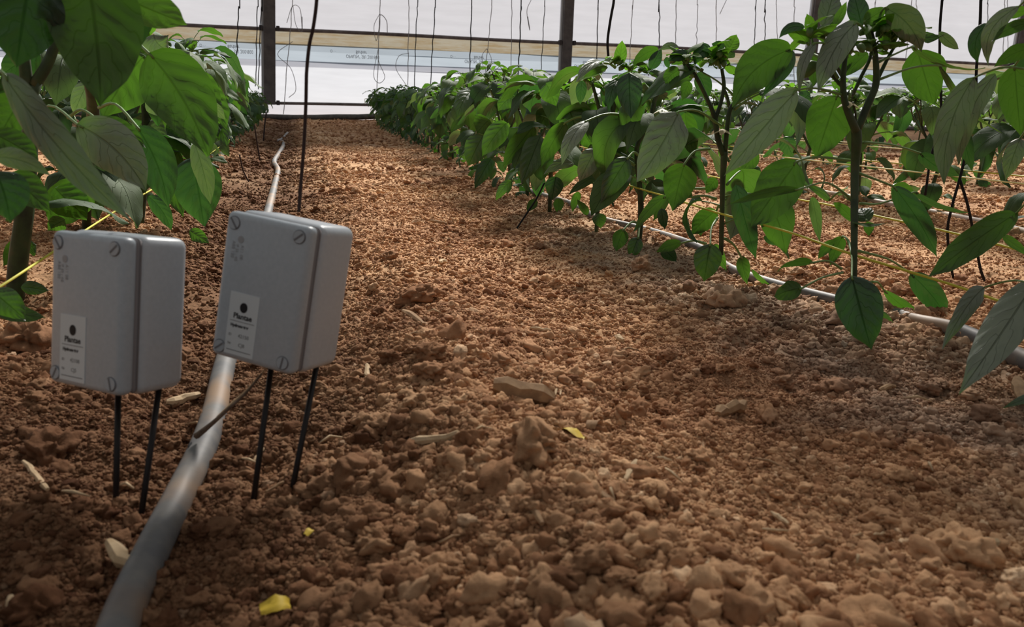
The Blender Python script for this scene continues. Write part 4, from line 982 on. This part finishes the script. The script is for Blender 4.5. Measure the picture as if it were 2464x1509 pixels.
def plate(name, cx, cz, w_, h_, y, t, m, parent, bev=0, seg=2):
    o = link(name, from_bm(name, box_data((cx, y, cz), (w_, t, h_), bev), False), m, parent, world=False); return o
def disc(name, cx, cz, r, y, t, m, parent, sz=1):
    bm = bmesh.new(); bmesh.ops.create_cone(bm, cap_ends=True, segments=20, radius1=r, radius2=r, depth=t)
    for v in bm.verts: x, yy, z = v.co; v.co = Vector((cx+x, y+z, cz+yy*sz))
    return link(name, from_bm(name, bm, False), m, parent, world=False)
def sensor(loc, a, b, c, dp, label, rods, t2, slots):
    root = empty('sensor_box', loc, label=label, cat='sensor box', group='grey sensor boxes on rods')
    root.rotation_euler = (Matrix.Rotation(a, 3, 'Z') @ Matrix.Rotation(b, 3, 'X') @ Matrix.Rotation(c, 3, 'Y')).to_euler()
    w_, h_ = .08, .12; ld = .016
    mw = Matrix.Translation(Vector(loc)) @ root.rotation_euler.to_matrix().to_4x4()
    link('housing', from_bm('housing', rounded(w_+.002, h_+.002, ld-.001, dp, .008, 5, .001)), M_PLASTIC, root, world=False)
    link('gasket', from_bm('gasket', rounded(w_-.002, h_-.002, ld-.0045, ld+.003, .004, 3)), M_SEAM, root, world=False)
    lid = link('lid', from_bm('lid', rounded(w_-.001, h_-.001, 0, ld-.002, .0055, 4)), M_LID, root, world=False)
    lid['label'] = 'grey screwed lid'
    for (sx, sz), an in zip(((-1, 1), (1, 1), (1, -1), (-1, -1)), slots):
        cx, cz = sx*.0305, sz*.0505
        ring = disc('screw', cx, cz, .0056, .0001, .0008, M_SLOT, root)
        disc('screw_head', cx, cz, .0049, -.0004, .0012, M_SCREW, ring)
        s = plate('screw_slot', 0, 0, .0095, .0014, 0, .0006, M_SLOT, ring); s.location = (cx, -.0010, cz); s.rotation_euler = (0, an, 0)
    lb = plate('label', -.0115, -.029, .028, .051, -.0002, .0004, M_LABEL, root); lb['label'] = 'white printed sticker'
    yy = -.00045
    disc('logo', -.0115, -.0150, .0036, yy, .0003, M_INK, lb, 1.15); 
    txt(lb, 'Plantae', -.0115, -.0245, .0062, M_INK, yy, off=.00018)
    plate('rule', -.0115, -.0268, .0235, .0004, yy, .0002, M_INKG, lb)
    txt(lb, 'Hydrometer', -.0135, -.0315, .0034, M_INK, yy, off=.00018)
    txt(lb, 'ID', -.0215, -.0395, .0030, M_INKG, yy); txt(lb, t2[0], -.0085, -.0398, .0042, M_INKG, yy)
    txt(lb, 'Nr', -.0212, -.0467, .0030, M_INKG, yy); txt(lb, t2[1], -.0095, -.0472, .0042, M_INKG, yy)
    plate('rule', -.0115, -.0510, .0235, .0005, yy, .0002, M_INKG, lb)
    mk = disc('moulded_mark', -.0225, .0385, .0028, -.0001, .0004, M_EMB, root); mk['label'] = 'faint moulded marks'
    for k, (x, s, t) in enumerate(((-.0215, .0040, 'A11 08'), (-.0262, .0034, 'IP 55 - 4G'), (-.0300, .0040, 'ABS 120'))):
        txt(mk, t, x, .0345+.002*(k == 2), s, M_EMB, -.0002, rot=PI/2, align='LEFT')
    for (p0, p1) in rods:
        q0 = mw @ Vector(p0); q1 = onsoil(*p1)-Vector((0, 0, .02)); 
        tube('rod', [q0, q0.lerp(q1, .5), q1], .0024, M_ROD, root, ns=8)
    return root, mw
bR, mR = sensor((-.0304, .6247, .1541), -.6138, -.1502, .1096, .0684, 'tilted grey box on two black rods, twine rising from its top', [((.000, .030, -.057), (598, 1212)), ((.034, .045, -.057), (684, 1205))], ('42150', 'CJ8'), (.9, -.7, .35+PI/2-.2, -.7))
bL, mL = sensor((-.1562, .6262, .1437), -.7010, -.1670, -.0107, .0614, 'grey box upright on two black rods, left of the drip pipe', [((.002, .030, -.057), (270, 1232)), ((.030, .045, -.057), (323, 1258))], ('42108', 'CJ5'), (.9, -.7, 1.3, -1.1))
# twine tied to the top of the right box, rising to an overhead wire
mi_ = mR.inverted(); c_ = mi_ @ CAM; r_ = mi_.to_3x3() @ ray(719, 510); tp = mR @ (c_+r_*((.0605-c_.z)/r_.z)); dd = tp.y
line('hanging_twine', [tp]+[P(x, y, dd+.01) for x, y in ((724, 440), (729, 380), (733, 320), (736, 250), (737, 200), (738, 170), (744, 110), (753, 70), (759, 30), (762, 0), (766, -60))]+[P(775, -500, dd+.02)], pxm(8.5, .65)/2, M_TWINE, 'dark brown twine rising from the top of the right grey box', n=4, ns=8)

# ------------------------------------------------------------ litter on the soil
def chip(x0, y0, x1, y1, wpx, m, name, label, lift=.5, flat=.45, seed=1, ns=7):
    a = onsoil(x0, y0); b = onsoil(x1, y1); dd = ((a+b)/2-CAM).length; r = wpx/2*dd/FPX; rr = random.Random(seed)
    up = Vector((0, 0, r*lift+.003)); n = 5; pts = [a.lerp(b, k/n)+up+Vector((rr.gauss(0, r*.18), rr.gauss(0, r*.18), rr.gauss(0, r*.2))) for k in range(n+1)]
    v, f = tube_data(pts, [r*.55]+[r*rr.uniform(.8, 1.1) for _ in range(n-1)]+[r*.6], ns)
    for q in range(len(v)):
        c = pts[q//ns]; v[q] = Vector((v[q].x, v[q].y, c.z+(v[q].z-c.z)*flat+rr.gauss(0, r*.05)))
    o = link(name, mesh(name, v, f, smooth=False), m); tag(o, label, 'wood chip' if 'chip' in name else 'straw', 'dry wood and straw on the soil'); return o
CH = [(1180, 948, 1335, 985, 58, M_WOOD, 'wood_chip', 'largest brown wood chip lying across the ridge crest'), (985, 1082, 1102, 1066, 26, M_WOODP, 'wood_chip', 'pale split wood chip on the ridge, nearer than the largest brown chip'),
 (882, 918, 888, 890, 16, M_WOODP, 'wood_chip', 'small bright wood chip standing right of the right box foot'), (970, 758, 1020, 790, 16, M_WOOD, 'wood_chip', 'flat slanted wood chip beyond the ridge, right of the right box'),
 (1336, 962, 1341, 920, 6, M_WOODP, 'straw', 'left of two thin pale straws standing beyond the largest chip'), (1348, 962, 1354, 922, 6, M_WOODP, 'straw', 'right of two thin pale straws standing beyond the largest chip'),
 (1722, 1012, 1790, 990, 30, M_WOOD, 'wood_chip', 'ribbed brown stick piece lying in the middle of the path'), (2115, 950, 2150, 938, 13, M_WOOD, 'wood_chip', 'short brown stick piece right of the path below the hanging dark leaf'),
 (262, 1335, 325, 1395, 34, M_WOODP, 'wood_chip', 'thick tan stick piece against the left side of the drip pipe'), (60, 1130, 118, 1198, 13, M_WOODP, 'straw', 'bent tan straw at the left, beside the left box rods'),
 (30, 1450, 30, 1495, 18, M_WOODP, 'wood_chip', 'short tan chip in the bottom left corner'), (405, 985, 480, 965, 22, M_WOODP, 'wood_chip', 'curved tan chip behind the left box rods'),
 (1505, 1170, 1528, 1125, 16, M_WOODP, 'wood_chip', 'pale leaning chip on the ridge side, right of the largest clod'), (1425, 1190, 1478, 1235, 22, M_WOOD, 'wood_chip', 'brown split chip on the right flank of the ridge'),
 (1265, 1215, 1305, 1280, 18, M_WOOD, 'wood_chip', 'long narrow brown chip low on the ridge'), (1580, 1112, 1615, 1120, 10, M_WOODP, 'wood_chip', 'small bright sliver right of the pale leaning chip'),
 (1698, 1390, 1706, 1342, 10, M_WOODP, 'straw', 'upright pale straw near the bottom middle'), (1855, 1245, 1895, 1275, 12, M_WOODP, 'wood_chip', 'pale pointed chip in the near path'), (1832, 1287, 1895, 1292, 7, M_WOODP, 'straw', 'level pale straw just below the pointed chip'),
 (965, 1130, 1000, 1122, 13, M_WOODP, 'wood_chip', 'small white chip left on the ridge under the pale split chip'), (1968, 1225, 1962, 1190, 12, M_WOOD, 'wood_chip', 'short upright stub in the near path'), (2015, 1205, 2022, 1180, 7, M_WOOD, 'straw', 'tiny upright straw right of the stub'),
 (2440, 935, 2464, 985, 24, M_WOOD, 'wood_chip', 'tan chip at the right edge under the pale leaf tip'), (2170, 765, 2205, 790, 9, M_WOODP, 'straw', 'pale straw beside the grey pipe on the right'), (1275, 802, 1325, 806, 9, M_WOODP, 'straw', 'pale straw lying in the middle path'),
 (2040, 1310, 2075, 1296, 6, M_WOOD, 'straw', 'thin straw in the lower right path'), (2100, 1300, 2128, 1296, 6, M_WOODP, 'straw', 'bright short straw in the lower right path'), (2370, 1325, 2400, 1322, 20, M_WOODP, 'wood_chip', 'square bright chip right of the big clod at lower right'),
 (612, 1120, 634, 1092, 9, M_WOODP, 'wood_chip', 'thin bright sliver between the right box rods'), (1058, 640, 1072, 636, 12, M_WOODP, 'wood_chip', 'small chip far up the path'), (1035, 540, 1075, 545, 7, M_WOOD, 'straw', 'straw far up the path'),
 (690, 1170, 640, 1196, 7, M_WOOD, 'straw', 'thin straw below the right box rods'), (1480, 820, 1500, 832, 16, M_WOODP, 'wood_chip', 'pale fibrous chip in the mid path'), (1700, 1130, 1690, 1075, 5, M_WOOD, 'straw', 'short straw stuck between clods in the path'), (2195, 1315, 2215, 1330, 5, M_WOODP, 'straw', 'hair-thin straw in the lower right soil')]
for k, (x0, y0, x1, y1, wq, m, nm, lab) in enumerate(CH): chip(x0, y0, x1, y1, wq, m, nm, lab, seed=k, lift=.8 if nm == 'wood_chip' else 1.5, flat=.95 if nm == 'wood_chip' else 1)
rs = random.Random(3)
for k in range(60):
    dd = .45*(4/.45)**rs.random(); a = R_(16)+R_(rs.uniform(-33, 33)); x, y = dd*math.sin(a), dd*math.cos(a); L = rs.uniform(.008, .022)*(1+.4*dd); b = rs.uniform(0, 6.28); z = hzf(x, y)+.008
    pts = [Vector((x, y, z)), Vector((x+L*.5*math.cos(b), y+L*.5*math.sin(b), z+.003)), Vector((x+L*math.cos(b+.2), y+L*math.sin(b+.2), z))]
    o = tube('straw', pts, [.0006*(1+dd*.5), .0011*(1+dd*.5), .0005], rs.choice((M_WOOD, M_WOODP)), ns=4)
    tag(o, 'tiny dry straw sliver among the crumbs of the path', 'straw', 'tiny straw slivers scattered on the soil')
# dry twig leaning on the pipe and yellowed leaf scraps
g0 = onsoil(478, 1112); e0 = g0+Vector((0, 0, .026)); e1_ = P(630, 900, .63); tw = [e1_.lerp(e0, k)+Vector((0, 0, -.004*math.sin(k*PI)+.001*math.sin(k*17))) for k in (0, .25, .5, .75, 1)]
tube('dry_twig', smooth_path(tw, 4), [.0008, .0012, .0015, .0020, .0030], M_TWIG, ns=6, label='dark dry twig leaning from under the right box onto the drip pipe', cat='twig')
tube('dry_twig', smooth_path([q+Vector((.004, .004, .004)) for q in tw[:4]], 4), [.0008, .0012, .0014, .0008], M_WOODP, ns=5, label='pale fibre lying along the dark twig under the right box', cat='twig')
for x, y, s, lab in ((1375, 1060, .012, 'crumpled yellow leaf scrap on the right flank of the ridge'), (665, 1480, .009, 'small yellow leaf scrap at the bottom edge'), (745, 1300, .004, 'tiny yellow crumb of leaf left of the ridge'), (1430, 1035, .010, 'tan dead leaf scrap beyond the yellow one')):
    p = onsoil(x, y); bm = bmesh.new(); bmesh.ops.create_grid(bm, x_segments=6, y_segments=5, size=1)
    r = random.Random(x)
    for v in bm.verts:
        q = 1-.35*abs(v.co.x); v.co = Vector((v.co.x*s, v.co.y*s*.7*q, s*(.35*math.sin(2.2*v.co.x+1)+r.uniform(-.12, .12))))
    o = link('leaf_scrap', from_bm('leaf_scrap', bm), M_YLEAF if s != .010 else M_WOOD); o.location = p+Vector((0, 0, .007)); o.rotation_euler = (.3, .2, r.uniform(0, 6)); tag(o, lab, 'leaf scrap')
